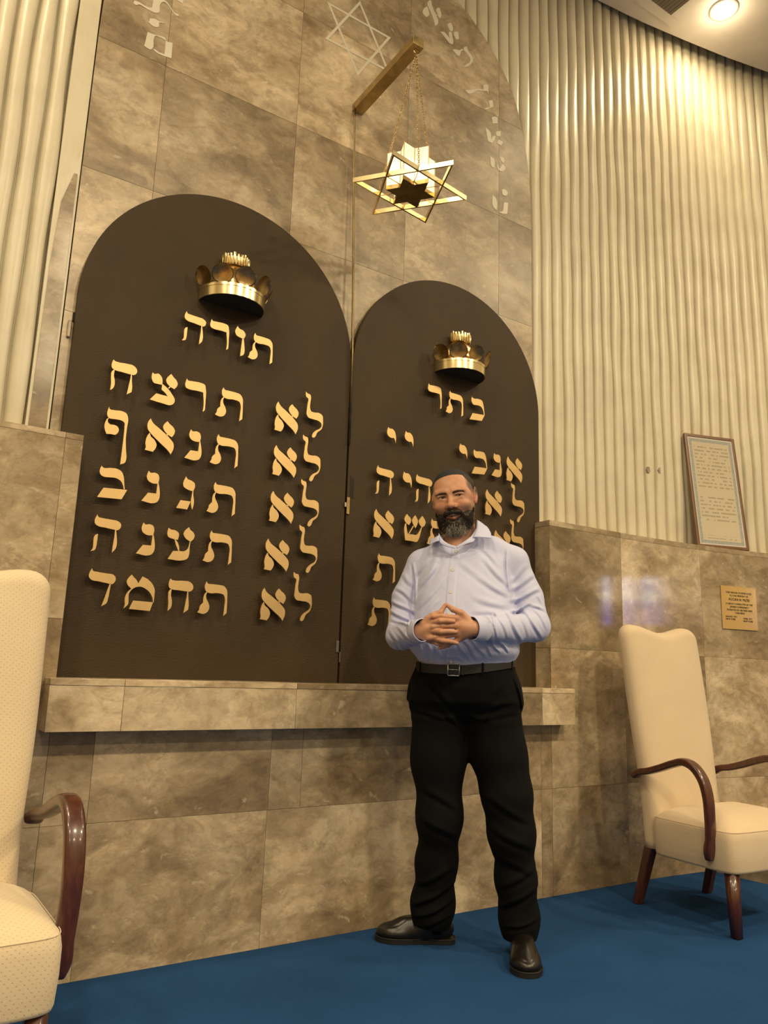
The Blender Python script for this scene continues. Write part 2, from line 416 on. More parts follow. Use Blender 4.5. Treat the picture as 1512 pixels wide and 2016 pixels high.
# conduit and junction stub beside the left leaf
# ribbed walls
def ribbed(name, x_from, x_to, sgn, pitch0, seed):
    r = random.Random(seed); bm = bmesh.new()
    zs = [1.80 + (5.86 - 1.80) * i / 110 for i in range(111)]
    prof = [(0, 0), (.09, .02), (.115, .50), (.17, .80), (.27, .96), (.42, 1.0), (.60, .98), (.78, .90), (.90, .70), (.965, .38)]
    edges = [x_from]; x = x_from
    while (x - x_to) * sgn < 0:
        sl = 1 / math.hypot(1, .17 * max(0, abs(x - XC) - 1.735)); x += sgn * pitch0 * (sl if sl > .5 else .5); edges.append(x)
    waves = [[(r.uniform(.0008, .0028), r.uniform(1.5, 9), r.uniform(0, 6.3)) for _ in range(4)] for _ in edges]
    amp = [[(r.uniform(.01, .05), r.uniform(2, 14), r.uniform(0, 6.3)) for _ in range(3)] for _ in edges]
    def ex(i, z): return edges[i] + sum(a * math.sin(f * z + p) for a, f, p in waves[i])
    rowsv = []
    for z in zs:
        row = []
        for i in range(len(edges) - 1):
            a, b = ex(i, z), ex(i + 1, z); m = 1 + sum(q * math.sin(f * z + p) for q, f, p in amp[i])
            for u, h in prof:
                X = a + (b - a) * u; dx = max(0.0, abs(X - XC) - 1.735)
                sl = .17 * dx * (1 if X > XC else -1); L = math.hypot(1, sl); k = .037 * h * m
                row.append(bm.verts.new((X - k * sl / L, rib_y(X) - k / L, z)))
        rowsv.append(row)
    for A, B in zip(rowsv, rowsv[1:]):
        for j in range(len(A) - 1): bm.faces.new((A[j], A[j + 1], B[j + 1], B[j]))
    return struct(name, bm, M_PLASTER, smooth=True)
ribbed('wall_ribbed_right', 1.70, 8.1, 1, .0872, 3)
ribbed('wall_ribbed_left', .376, -4.5, -1, .074, 5)
bm = bmesh.new(); add_box(bm, (.3, 3.15, 1.8), (1.75, 3.2, 5.86)); struct('wall_back_left', bm, M_PLASTER)
# ceiling, its edge held off the ribs
ce = lambda x: (3.10 if x < 3.6 and x > -.07 else 0)
def ceil_edge(x):
    xm = x if x > XC else 2 * XC - x
    K = [(0, 3.10), (3.45, 3.10), (3.6, 3.085), (4.0, 3.03), (4.38, 2.96), (4.78, 2.88), (5.19, 2.78), (6, 2.5), (7, 1.95), (8.2, 1.2)]
    for (a, p), (b, q) in zip(K, K[1:]):
        if xm <= b: return p + (q - p) * (xm - a) / (b - a)
    return 1.2
bm = bmesh.new(); n = 100
for k in range(n):
    x0, x1 = -4.6 + 12.7 * k / n, -4.6 + 12.7 * (k + 1) / n
    vs = [bm.verts.new(p) for p in ((x0, -9, CEIL), (x1, -9, CEIL), (x1, ceil_edge(x1), CEIL), (x0, ceil_edge(x0), CEIL))]
    bm.faces.new(vs)
    bm.faces.new([bm.verts.new(p) for p in ((x0, ceil_edge(x0), CEIL), (x1, ceil_edge(x1), CEIL), (x1, ceil_edge(x1), CEIL + .08), (x0, ceil_edge(x0), CEIL + .08))])
bmesh.ops.remove_doubles(bm, verts=bm.verts, dist=1e-4)
struct('ceiling', bm, M_CEIL)
bm = bmesh.new(); add_box(bm, (-5, -9.2, 5.86), (8.6, 3.6, 5.9)); struct('gap_dark_slab', bm, M_DARK)  # black slab added above the ceiling to keep its edge gap dark
# the rest of the hall: plain walls behind the camera and to the sides
M_WALLP = simple('hall_wall_paint', (.50, .42, .30), .6, var=.08, vscale=1.5)
bm = bmesh.new(); add_box(bm, (-5, -9.2, 0), (8.5, -9, CEIL + .1)); struct('wall_back', bm, M_WALLP)
bm = bmesh.new(); add_box(bm, (-4.7, -9, 0), (-4.4, 2, CEIL + .1)); struct('wall_left', bm, M_WALLP)
bm = bmesh.new()
WIN = [(-1.12, -1.00, 1.74, 2.36)]
ys = sorted({-9.0, 2.0} | {w for q in WIN for w in q[:2]})
for a, b in zip(ys, ys[1:]):
    w = [q for q in WIN if q[0] <= a and b <= q[1]]
    if w: add_box(bm, (8, a, 0), (8.2, b, w[0][2])); add_box(bm, (8, a, w[0][3]), (8.2, b, CEIL + .1))
    else: add_box(bm, (8, a, 0), (8.2, b, CEIL + .1))
struct('wall_right', bm, M_WALLP)
t = NT('stained_glass_daylight'); c = t.coord()
vo = t.n('TexVoronoi', {'Vector': c, 'Scale': 11.0}); cell = t.ramp(t.n('SeparateColor', {'Color': vo.outputs['Color']}).outputs[0], [(.0, (.03, .05, .3)), (.35, (.10, .13, .6)), (.6, (.45, .5, 1)), (.8, (.9, .95, 1)), (1, (.3, .2, .7))])
cell.node.color_ramp.interpolation = 'CONSTANT'
t.set(color=(0.02, .02, .05, 1), emit=cell, emits=16.0, rough=.3); M_GLASSWIN = t.m
for i, q in enumerate(WIN):
    bm = bmesh.new(); add_box(bm, (8.08, q[0], q[2]), (8.10, q[1], q[3])); struct('window_%d' % (i + 1), bm, M_GLASSWIN)
# low marble plinth in the far right corner behind the chair
bm = bmesh.new(); lay = bm.faces.layers.float.new('tile')
P = [(4.185, 2.93), (4.19, 2.72), (4.215, 2.56), (5.6, 2.40), (5.6, 2.93)]
P = [(4.185, 2.95), (4.187, 2.72), (4.205, 2.58), (4.30, 2.50), (5.4, 2.45), (5.4, 2.75), (4.9, 2.83)]
add_plate(bm, P, lambda x, y, t: (x, y, t), .30)
for f in bm.faces: f[lay] = .63
struct('trim_4', bm, M_MARBLE)
# sill under the ark doors
def fill_sill(bm, lay):
    SX0, SX1, SY = .523, 3.034, 2.85
    jx = [SX0] + [onY(p, 1390, SY)[0] for p in (242, 583)] + [onY(1068, 1395, SY)[0], SX1]
    for a, b in zip(jx, jx[1:]):
        for z0, z1, yo in ((.821, .974, .0), (.975, .998, -.002)):
            n0 = len(bm.faces); add_box(bm, (a + (.0006 if a > SX0 else 0), SY + yo, z0), (b - (.0006 if b < SX1 else 0), 3.12, z1), .0015 if z0 > .9 else .001); tid = rnd.random(); bm.faces.ensure_lookup_table()
            for f in bm.faces[n0:]: f[lay] = tid
o = tiled('trim_5', fill_sill, M_MARBLE_SILL)

# inlaid star and inscription on the arch panel
def on_panel(crop, s):
    def f(p):
        q = onY(crop[0] + p[0] / s, crop[1] + p[1] / s, 3.0995); return (q[0], q[2]) + tuple(p[2:])
    return f
def inlay(outlines, crop, s, label=None, name='inscription_letter'):
    f = on_panel(crop, s); bm = bmesh.new()
    for o in outlines: add_plate(bm, spline([f(p) for p in o], True, 4), lambda x, z, t: (x, 3.0985 + t, z), .004)
    return obj(name, bm, M_INLAY, panel)
C_ = 1
inlay([[(410, 635, C_), (520, 680), (775, 790), (775, 805), (905, 855, C_), (880, 1160, C_), (850, 1150), (535, 1000), (515, 975), (535, 975), (640, 1040), (745, 1080, C_), (770, 805, C_), (640, 735), (560, 715), (535, 760), (500, 970), (470, 985), (400, 955), (340, 912, C_), (355, 860)]], (250, 0), 10.08)
inlay([[(455, 365, C_), (560, 380), (630, 420), (700, 440), (755, 472, C_), (690, 455), (640, 450), (632, 530), (580, 542), (500, 510), (415, 432, C_), (440, 425)]], (250, 0), 10.08)
inlay([[(150, 10, C_), (240, 45), (330, 100), (450, 155), (500, 150, C_), (520, 20), (540, -120, C_), (690, -120, C_), (680, 0), (740, 5), (800, 50), (870, 150), (940, 250), (1030, 300), (1015, 322), (960, 300), (890, 210), (820, 110), (740, 40), (690, 50), (650, 120), (635, 250), (570, 258), (400, 180), (230, 90), (180, 105), (135, 70)]], (250, 0), 10.08)
inlay([[(985, 0, C_), (1100, 75, C_), (1125, 0, C_), (1140, -100, C_), (1000, -100, C_)]], (250, 0), 10.08)
S3 = 7.958
inlay([[(205, 5, C_), (225, 10), (240, 80), (300, 230), (340, 320), (330, 380), (290, 405, C_), (270, 310), (220, 180), (170, 60), (185, 20)], [(165, 100, C_), (185, 160), (198, 235), (155, 268, C_), (120, 240), (95, 200, C_), (110, 140)], [(310, 140), (360, 130), (378, 180), (388, 235), (365, 285), (340, 260), (325, 200), (305, 165)], [(300, 225), (325, 240), (320, 250), (300, 240)]], (820, 0), S3)
inlay([[(485, 385), (540, 357, C_), (570, 430), (545, 495), (515, 470), (500, 430)], [(370, 495, C_), (435, 500, C_), (500, 575), (525, 600, C_), (505, 520), (525, 495), (545, 510), (560, 580), (575, 640), (570, 695, C_), (520, 680), (470, 620)], [(585, 510), (650, 497, C_), (660, 560), (655, 615), (620, 615), (600, 580)]], (820, 0), S3)
inlay([[(565, 778, C_), (620, 775), (670, 790), (720, 770), (735, 780), (700, 800), (685, 850), (655, 878), (620, 850)], [(740, 745), (785, 727, C_), (810, 800), (860, 870), (885, 930), (865, 985), (760, 1050), (735, 1050, C_), (780, 1010), (835, 970), (840, 920), (790, 840), (745, 790)]], (820, 0), S3)
inlay([[(760, 1415, C_), (870, 1405), (950, 1390), (1050, 1405, C_), (1050, 1340), (1070, 1322), (1125, 1340, C_), (1125, 1440), (1127, 1490, C_), (1115, 1440), (1040, 1425), (960, 1415), (870, 1460), (810, 1465)]], (820, 0), S3)
S4 = 7.75
inlay([[(330, 145), (385, 135, C_), (390, 190), (400, 235, C_), (350, 250), (290, 275), (255, 272, C_), (290, 250), (345, 232), (335, 190)]], (920, 180), S4)
inlay([[(372, 405), (415, 385), (462, 395, C_), (460, 490, C_), (380, 492, C_), (385, 450)]], (920, 180), S4)
inlay([[(278, 550, C_), (350, 620), (365, 730, C_), (385, 690), (432, 675, C_), (420, 730), (375, 790, C_), (320, 760), (300, 680)], [(440, 620), (510, 605, C_), (505, 690, C_), (440, 670)], [(455, 785), (480, 735, C_), (548, 770, C_), (515, 828, C_)]], (920, 180), S4)
inlay([[(350, 985, C_), (405, 1030), (412, 1170, C_), (375, 1150)], [(500, 1010), (545, 1005), (572, 1060, C_), (540, 1090)], [(455, 1090), (490, 1180), (540, 1110), (580, 1160), (520, 1220), (470, 1190)]], (920, 180), S4)
inlay([[(385, 1575, C_), (440, 1640), (450, 1820, C_), (395, 1760)], [(530, 1500), (565, 1490), (610, 1530), (605, 1585), (545, 1580)], [(560, 1690, C_), (622, 1700, C_), (610, 1870, C_), (540, 1868), (480, 1845, C_), (545, 1815), (552, 1750)]], (920, 180), S4)
def star_inlay():
    bm = bmesh.new(); cx, cz = 1.7425, 4.368
    T = [[(1.541, 4.488), (1.944, 4.480), (1.7455, 4.135)], [(1.5415, 4.259), (1.925, 4.262), (1.737, 4.604)]]
    T = [[(1.541, 4.486), (1.944, 4.482), (1.745, 4.136)], [(1.541, 4.258), (1.944, 4.258), (1.738, 4.604)]]
    for k, tr in enumerate(T):
        tr = [Vector(p) for p in tr]; c = sum(tr, Vector((0, 0))) / 3; inn = [c + (p - c) * .885 for p in tr]; out = [c + (p - c) for p in tr]
        for i in range(3):
            j = (i + 1) % 3
            add_plate(bm, [out[i], out[j], inn[j], inn[i]], lambda x, z, t: (x, 3.0985 - k * .0003 + t, z), .004)
    obj('star_inlay', bm, M_INLAY, panel)
star_inlay()

# ceiling fittings
t = NT('lamp_glow'); t.set(color=(1, .9, .7, 1), emit=(1, .84, .6, 1), emits=14.0); M_GLOW = t.m
def downlight(x, y, label, visible_scale=1.0):
    r = empty('downlight', (x, y, CEIL), label=label, cat='light', group='round downlights in the ceiling')
    bm = bmesh.new(); add_lathe(bm, [(.080, -.010), (.095, -.008), (.098, 0.0)], 40); obj('trim_ring', bm, M_CEIL, r, smooth=True)
    bm = bmesh.new(); add_lathe(bm, [(.0, -.007), (.081, -.007), (.081, -.002), (0, -.002)], 40); obj('lamp_lens', bm, M_GLOW, r)
    return r
downlight(4.40, 2.63, 'round glowing downlight in the ceiling at the upper right, beside the slatted vent')
rv = empty('air_vent', (3.80, 2.55, CEIL), label='square slatted air vent in the ceiling above the ribbed wall', cat='vent')
vx0, vx1, vy0, vy1 = -.29, .325, -.29, .315
bm = bmesh.new()
for a, b in (((vx0 - .09, vy0 - .09), (vx1 + .09, vy0)), ((vx0 - .09, vy1), (vx1 + .09, vy1 + .07)), ((vx0 - .09, vy0), (vx0, vy1)), ((vx1, vy0), (vx1 + .09, vy1))):
    add_box(bm, (a[0], a[1], -.008), (b[0], b[1], .0), .002)
obj('vent_frame', bm, M_CEIL, rv)
M_SLAT = simple('vent_slat', (.26, .21, .15), .5, var=.1)
bm = bmesh.new()
for i in range(22):
    x = vx0 + .013 + i * .0285
    add_box(bm, (-.010, vy0, -.0015), (.010, vy1, .0015), M4=Matrix.Translation((x, 0, -.006)) @ Matrix.Rotation(math.radians(35), 4, 'Y'))
obj('slats', bm, M_SLAT, rv)
bm = bmesh.new(); add_box(bm, (vx0, vy0, -.0015), (vx1, vy1, -.0005)); obj('duct_shade', bm, M_DARK, rv)  # dark sheet flush with the ceiling, painted as shade inside the duct
# ---------------------------------------------------------------- ark doors with letters and crowns
def chain_matrix(o):
    m = Matrix.Identity(4)
    while o is not None:
        m = (Matrix.Translation(o.location) @ o.rotation_euler.to_matrix().to_4x4()) @ m; o = o.parent
    return m
def objw(name, bm, mat, parent, **k):
    bm.transform(chain_matrix(parent).inverted()); return obj(name, bm, mat, parent, **k)
C_ = 1
G_ = {}   # glyph outlines: crop origin, scale, tip, outlines, all traced on the door plane
G_['het'] = ((200, 690), 10.08, (240, 180), [[(240, 178, 1), (268, 208), (300, 222), (500, 262), (640, 305), (705, 385), (690, 462), (640, 487), (560, 470), (400, 425), (262, 385), (215, 350), (200, 290), (215, 225)], [(240, 380, 1), (200, 420), (188, 500), (188, 650), (170, 785, 1), (235, 740), (262, 650), (258, 570), (245, 500), (262, 385, 1)], [(583, 470, 1), (575, 540), (550, 650), (498, 872, 1), (595, 825, 1), (607, 740), (603, 600), (603, 475, 1)]])
G_['tsadi'] = ((200, 690), 10.08, (1015, 435), [[(1015, 433, 1), (1040, 460), (1130, 460), (1190, 520), (1210, 600), (1205, 665, 1), (1195, 680, 1), (1130, 665), (1040, 640), (1000, 570), (1000, 480)], [(1205, 660, 1), (1300, 740), (1400, 870), (1450, 970), (1440, 1040), (1380, 1082), (1200, 1045), (955, 970, 1), (1085, 850, 1), (1200, 880), (1310, 910, 1), (1270, 850), (1190, 775, 1), (1197, 720)], [(1385, 465, 1), (1430, 530), (1490, 600), (1510, 660), (1490, 720), (1440, 768, 1), (1360, 715), (1300, 650), (1283, 590), (1310, 530)], [(1350, 712, 1), (1372, 727, 1), (1338, 757, 1), (1322, 742, 1)]])
G_['resh'] = ((340, 730), 10.08, (285, 150), [[(285, 148, 1), (300, 185), (380, 205), (560, 240), (640, 280), (658, 360), (652, 600), (640, 775, 1), (605, 812, 1), (595, 800, 1), (612, 700), (605, 430, 1), (480, 395), (330, 365), (265, 330), (248, 270), (262, 210)]])
G_['tav'] = ((340, 730), 10.08, (1012, 330), [[(1012, 328, 1), (1030, 370), (1110, 395), (1250, 432), (1340, 470), (1385, 540), (1392, 680), (1380, 960, 1), (1318, 1000, 1), (1340, 830), (1348, 680), (1325, 620), (1240, 580), (1030, 535), (1000, 510), (978, 450), (980, 390)], [(1025, 525, 1), (1000, 580), (1005, 640), (1045, 730), (1060, 800), (1030, 880), (950, 910), (838, 865, 1), (870, 820), (885, 760), (945, 705, 1), (950, 620), (970, 560), (1000, 525, 1)]])
G_['alef'] = ((520, 760), 10.8, (308, 330), [[(308, 328, 1), (330, 385), (480, 540), (660, 730), (715, 820), (718, 900), (670, 1025, 1), (640, 975), (480, 800), (320, 620), (265, 540), (252, 450), (270, 380)], [(298, 600, 1), (310, 660), (380, 740), (420, 830), (400, 910), (355, 968, 1), (218, 925, 1), (232, 880), (225, 800), (240, 700), (265, 640)], [(600, 385, 1), (640, 440), (700, 500), (733, 570), (720, 640), (683, 695, 1), (610, 640), (540, 550), (525, 500), (545, 440)], [(600, 622, 1), (624, 648, 1), (592, 675, 1), (570, 652, 1)]])
G_['lamed'] = ((520, 760), 10.8, (890, 118), [[(890, 116, 1), (925, 155), (985, 185), (998, 240), (985, 350), (980, 480), (1000, 535), (1060, 560), (1180, 580), (1240, 630), (1252, 720), (1245, 850), (1215, 925), (1130, 990), (1085, 1080), (1050, 1100), (1020, 1080), (1025, 1030), (1080, 960), (1205, 885), (1222, 850), (1210, 790), (1160, 745), (1040, 705), (940, 665), (905, 600), (910, 500), (925, 380), (935, 260), (900, 230), (888, 190)]])
G_['pe_final'] = ((190, 790), 9.45, (235, 105), [[(235, 103, 1), (250, 145), (330, 165), (480, 185), (560, 230), (588, 310), (570, 480), (545, 700), (548, 900), (552, 1080), (530, 1140), (440, 1175, 1), (465, 980), (500, 700), (520, 480), (520, 400), (480, 365), (360, 335), (225, 305), (198, 230), (210, 170)], [(195, 325, 1), (170, 370), (148, 450), (160, 540), (185, 605, 1), (270, 610), (350, 622), (400, 580), (415, 530), (390, 470), (330, 440), (250, 425), (212, 380), (215, 335), (235, 305, 1)]])
G_['nun'] = ((340, 830), 10.08, (365, 155), [[(365, 153, 1), (395, 190), (480, 195), (540, 230), (560, 300), (545, 390, 1), (525, 405, 1), (430, 390), (350, 330), (330, 270), (340, 210)], [(530, 395, 1), (548, 395, 1), (565, 500), (572, 620), (560, 690), (520, 750), (470, 768), (230, 715, 1), (355, 568, 1), (505, 590, 1), (517, 500)]])
G_['bet'] = ((170, 910), 9.45, (285, 65), [[(285, 63, 1), (310, 95), (450, 105), (580, 125), (660, 180), (695, 270), (705, 400), (715, 505, 1), (695, 500, 1), (675, 410), (640, 350), (550, 295), (440, 280), (320, 265), (265, 225), (248, 170), (262, 110)], [(320, 472, 1), (760, 515, 1), (655, 690, 1), (198, 645, 1)]])
G_['kaf'] = ((890, 860), 10.08, (437, 250), [[(437, 248, 1), (460, 275), (560, 290), (640, 320), (675, 420), (690, 540), (700, 628, 1), (682, 615, 1), (660, 510), (620, 450), (560, 425), (460, 405), (430, 350), (427, 290)], [(450, 592, 1), (700, 625, 1), (640, 748, 1), (390, 725, 1)]])
G_['gimel'] = ((320, 930), 9.45, (440, 75), [[(440, 73, 1), (460, 115), (540, 155), (595, 200), (605, 260), (575, 345, 1), (550, 350, 1), (450, 310), (395, 265), (385, 200), (410, 130)], [(560, 340, 1), (575, 340, 1), (572, 420), (585, 520), (575, 620), (550, 700, 1), (535, 640), (525, 550), (540, 450)], [(335, 515, 1), (522, 542, 1), (458, 690, 1), (255, 660, 1)]])
G_['he'] = ((170, 1005), 10.08, (220, 80), [[(220, 78, 1), (240, 125), (320, 150), (480, 180), (640, 220), (688, 270), (670, 360), (620, 392), (540, 378), (380, 340), (230, 305), (175, 260), (168, 190)], [(572, 380, 1), (592, 385, 1), (603, 520), (603, 680), (580, 760), (505, 838, 1), (525, 700), (555, 530)], [(232, 463, 1), (215, 600), (195, 720), (170, 780), (80, 805, 1), (120, 760), (140, 620), (155, 520), (185, 480)]])
G_['ayin'] = ((310, 1020), 9.45, (210, 180), [[(210, 178, 1), (240, 205), (350, 235), (400, 290), (395, 350), (378, 405, 1), (270, 380), (200, 345), (185, 270)], [(318, 390, 1), (345, 410), (400, 520), (405, 615, 1), (387, 608, 1), (345, 500)], [(590, 168, 1), (610, 215), (670, 270), (692, 330), (670, 390), (618, 440, 1), (598, 432, 1), (520, 370), (485, 290), (515, 230)], [(602, 425, 1), (615, 432, 1), (600, 540), (588, 680), (560, 750), (490, 782), (190, 760, 1), (290, 610, 1), (400, 612), (500, 615), (560, 575), (588, 500)]])
G_['dalet'] = ((160, 1110), 9.45, (203, 82), [[(203, 80, 1), (215, 125), (300, 148), (480, 180), (600, 205), (637, 250), (628, 330), (575, 378), (480, 360), (320, 325), (180, 290), (143, 240), (155, 160)], [(530, 368, 1), (553, 372, 1), (530, 490), (500, 640), (470, 730), (370, 790, 1), (430, 640), (480, 500)]])
G_['mem'] = ((160, 1110), 9.45, (942, 200), [[(942, 198, 1), (975, 245), (1030, 300), (1060, 365, 1), (1140, 235, 1), (1230, 280), (1320, 370), (1365, 480), (1360, 600), (1345, 722, 1), (1335, 718, 1), (1320, 620), (1270, 530), (1190, 460), (1100, 425), (1000, 440), (930, 490), (885, 560), (880, 660), (870, 750), (785, 830, 1), (808, 760), (810, 640), (850, 540), (930, 460, 1), (870, 400), (845, 330), (880, 260)], [(965, 682, 1), (1335, 715, 1), (1275, 878, 1), (885, 838, 1)]])
G_['vav'] = ((345, 605), 7.2, (885, 265), [[(885, 263, 1), (910, 300), (970, 335), (998, 390), (975, 445, 1), (945, 440, 1), (870, 395), (850, 340), (865, 300)], [(952, 435, 1), (970, 440, 1), (980, 540), (978, 650), (970, 670), (920, 692, 1), (930, 600)]])
G_['yod'] = ((730, 830), 10.8, (375, 115), [[(375, 113, 1), (400, 145), (460, 155), (510, 210), (535, 300), (530, 470, 1), (515, 400), (495, 350, 1), (420, 340), (360, 280), (348, 210), (362, 150)]])
G_['shin'] = ((725, 995), 10.08, (772, 170), [[(772, 168, 1), (800, 210), (840, 250), (850, 310), (808, 392, 1), (740, 330), (718, 270), (740, 210)], [(935, 193, 1), (960, 240), (988, 310), (970, 390), (937, 455, 1), (890, 370), (868, 300), (895, 240)], [(1075, 208, 1), (1110, 260), (1138, 340), (1110, 410), (1065, 437, 1), (1015, 370), (1002, 310), (1030, 260)], [(735, 358, 1), (755, 362, 1), (765, 470), (785, 570, 1), (870, 575), (960, 582), (1010, 520), (1050, 436, 1), (1067, 430, 1), (1040, 540), (1010, 650), (970, 718), (850, 705), (735, 690, 1), (720, 560), (715, 450)], [(888, 403, 1), (906, 412, 1), (812, 575, 1), (793, 568, 1)]])
YLET = 3.028
def glyph_poly(key):
    o, s, tip, outs = G_[key]
    f = lambda p: (lambda q: (q[0], q[2]))(onY(o[0] + p[0] / s, o[1] + p[1] / s, YLET))
    t0 = f(tip); res = []
    for out in outs:
        res.append([(x - t0[0], z - t0[1]) for x, z in (tuple(v) for v in spline([f(p) + tuple(p[2:]) for p in out], True, 4))])
    return res
GP = {k: glyph_poly(k) for k in G_}
_cache = {}
def letter(key, px, py, door, sc=1.0):
    if key not in _cache:
        bm = bmesh.new()
        for P in GP[key]: add_plate(bm, P, lambda x, z, t: (x, t, z), .007)
        bmesh.ops.recalc_face_normals(bm, faces=bm.faces)
        me = bpy.data.meshes.new('letter'); bm.to_mesh(me); bm.free(); me.materials.append(M_LETTER); _cache[key] = me
    x, y, z = onY(px, py, YLET)
    o = bpy.data.objects.new('letter', _cache[key]); COL.objects.link(o); o.parent = door
    o.location = Vector((x, y, z)) - door.location; o.scale = (sc, 1, sc)
    return o
def door(name, x0, x1, xn0, xn1, cx, R, z0, label):
    root = empty(name, (cx, 3.06, 1.0), label=label, cat='door', group=None)
    bm = bmesh.new()
    pts = [(xn0, .999), (xn1, .999), (xn1, 1.887), (x1, 1.887)]
    n = 56
    rx0, rx1 = cx - x0, x1 - cx
    for i in range(n + 1):
        th = math.pi * i / n; c = math.cos(th)
        pts.append((cx + (rx1 if c > 0 else rx0) * c, z0 + R * math.sin(th)))
    pts += [(x0, 1.887), (xn0, 1.887)]
    pts = [p for i, p in enumerate(pts) if i == 0 or (abs(p[0] - pts[i - 1][0]) + abs(p[1] - pts[i - 1][1])) > 1e-5]
    add_plate(bm, pts, lambda x, z, t: (x, 3.06 + t, z), .038)
    objw('door_leaf', bm, M_DOOR, root)
    return root
D_L = door('ark_door', .500, 1.757, .5615, 1.757, 1.125, .63, 2.497, 'tall arched dark brown ark door with five lines of brass letters, left of the pair, in front of the marble arch')
D_R = door('ark_door', 1.768, 3.002, 1.768, 2.9665, 2.388, .624, 2.495, 'arched dark brown ark door with brass letters directly behind the standing man, right of the pair')
LT = [('he', 367.9, 612.6, .95), ('resh', 417.2, 627.8, .95), ('vav', 467.9, 641.8, 1), ('tav', 502.8, 655.6, .95),
      ('het', 223.8, 707.9), ('tsadi', 300.7, 733.2), ('resh', 368.3, 744.9), ('tav', 440.4, 762.7), ('alef', 548.5, 790.6), ('lamed', 602.4, 770.9),
      ('pe_final', 214.9, 801.1), ('alef', 297.1, 823.9), ('nun', 376.2, 845.4), ('tav', 430.5, 854.8), ('alef', 544.6, 876.4), ('lamed', 596.8, 855.3),
      ('bet', 200.2, 916.9), ('nun', 293, 926.9), ('gimel', 366.6, 937.9), ('tav', 424.6, 949), ('alef', 538.4, 966.6), ('lamed', 593.3, 942.7),
      ('he', 191.8, 1012.9), ('nun', 282.8, 1028.6), ('ayin', 332.2, 1039), ('tav', 416.9, 1044.3), ('alef', 528.5, 1060.6), ('lamed', 589.9, 1032.6),
      ('dalet', 181.5, 1118.7), ('mem', 259.7, 1131.2), ('het', 335.8, 1139), ('tav', 407.2, 1144.4), ('alef', 520.8, 1157.2), ('lamed', 578.4, 1125.8)]
RT = [('resh', 844.6, 754.5, .95), ('tav', 886.5, 769.3, .93), ('kaf', 929.2, 781, .97),
      ('yod', 764.7, 840.6), ('yod', 799.4, 848.5), ('yod', 906.4, 873.2), ('kaf', 933.4, 884.8), ('nun', 973.3, 892), ('alef', 1000.5, 898.5),
      ('he', 744.4, 915.8), ('yod', 795.8, 928.5), ('he', 821.7, 933.2), ('alef', 959.3, 963.4), ('lamed', 1006.3, 950.4),
      ('alef', 741, 1002), ('shin', 801.6, 1011.9), ('tav', 851, 1021), ('alef', 976.5, 1043.5), ('lamed', 1004.2, 1021.6),
      ('tav', 746.3, 1089.3), ('tav', 736.5, 1175.8)]
for a in LT: letter(a[0], a[1], a[2], D_L, a[3] if len(a) > 3 else 1.0)
for a in RT: letter(a[0], a[1], a[2], D_R, a[3] if len(a) > 3 else 1.0)
# crowns
M_PETAL = brass('brass_petal', (.62, .46, .22), .22, 18, .3)
def crown(door, cx, zb, yaw=0):
    cy = 3.058; R = .148
    T = Matrix.Translation((cx, cy, zb))
    bm = bmesh.new()
    add_lathe(bm, [(R - .004, .0), (R, .0), (R + .001, .040), (R + .003, .041), (R + .003, .054), (R - .001, .055), (R - .004, .055), (R - .004, 0)], 64, T, -math.pi, 0)
    band = objw('crown', bm, M_BRASS_BR, door, auto=40); band['label'] = 'half-round brass crown band'
    bm = bmesh.new(); add_lathe(bm, [(0.001, .0), (R - .004, .0), (R - .004, .004), (.001, .004)], 48, T @ Matrix.Translation((0, 0, .003)), -math.pi, 0); objw('crown_floor', bm, M_DARK, band)
    for k, ang in enumerate((-160, -126, -91, -54, -12)):
        th = math.radians(ang); bm = bmesh.new()
        K = 14; J = 8; cen = Vector((0, 0, 0)); rings = []
        c0 = bm.verts.new((0, 0.010, .040)); 
        for j in range(1, J + 1):
            q = j / J; ring = []
            for i in range(K * 2):
                a = 2 * math.pi * i / (K * 2)
                w = .0475 * (1 - .10 * math.sin(a)); x = w * q * math.cos(a); z = .040 + .043 * q * math.sin(a)
                ring.append(bm.verts.new((x, .010 * (1 - q * q), z)))
            rings.append(ring)
        for i in range(K * 2): bm.faces.new((c0, rings[0][i], rings[0][(i + 1) % (K * 2)]))
        for A, B in zip(rings, rings[1:]):
            for i in range(K * 2): bm.faces.new((A[i], B[i], B[(i + 1) % (K * 2)], A[(i + 1) % (K * 2)]))
        bmesh.ops.solidify(bm, geom=bm.faces[:], thickness=.0015)
        # local +y points towards the crown axis; tilt the top outwards
        Mx = T @ Matrix.Rotation(th + math.pi / 2, 4, 'Z') @ Matrix.Translation((0, -R - .001, .050)) @ Matrix.Rotation(math.radians(24), 4, 'X')
        bm.transform(Mx)
        for v in bm.verts:
            if v.co.y > 3.054: v.co.y = 3.054 + (v.co.y - 3.054) * .05
        objw('petal', bm, M_PETAL, band, smooth=True)
    bm = bmesh.new(); add_lathe(bm, [(.100, .03), (.112, .08), (.108, .12), (.088, .155), (.060, .178), (.046, .19)], 48, T, -math.pi, 0); objw('dome', bm, M_BRASS, band, smooth=True)
    bm = bmesh.new(); nn = 22; r0, r1 = .052, .058
    add_lathe(bm, [(.001, 0), (.052, .0), (.055, .001), (.058, .036), (.053, .040), (.001, .040)], 44, T @ Matrix.Translation((0, -.012, .186)), -math.pi, 0)
    for k in range(12):
        a = -math.pi + math.pi * (k + .5) / 12
        Mx = T @ Matrix.Translation((0, -.012, .186)) @ Matrix.Rotation(a, 4, 'Z') @ Matrix.Translation((.0585, 0, 0)) @ Matrix.Rotation(math.radians(4), 4, 'Y')
        add_box(bm, (-.004, -.0052, .002), (.004, .0052, .046 + .006 * (k % 3 == 1)), .0012, Mx)
    objw('finial', bm, M_BRASS_BR, band, auto=40)
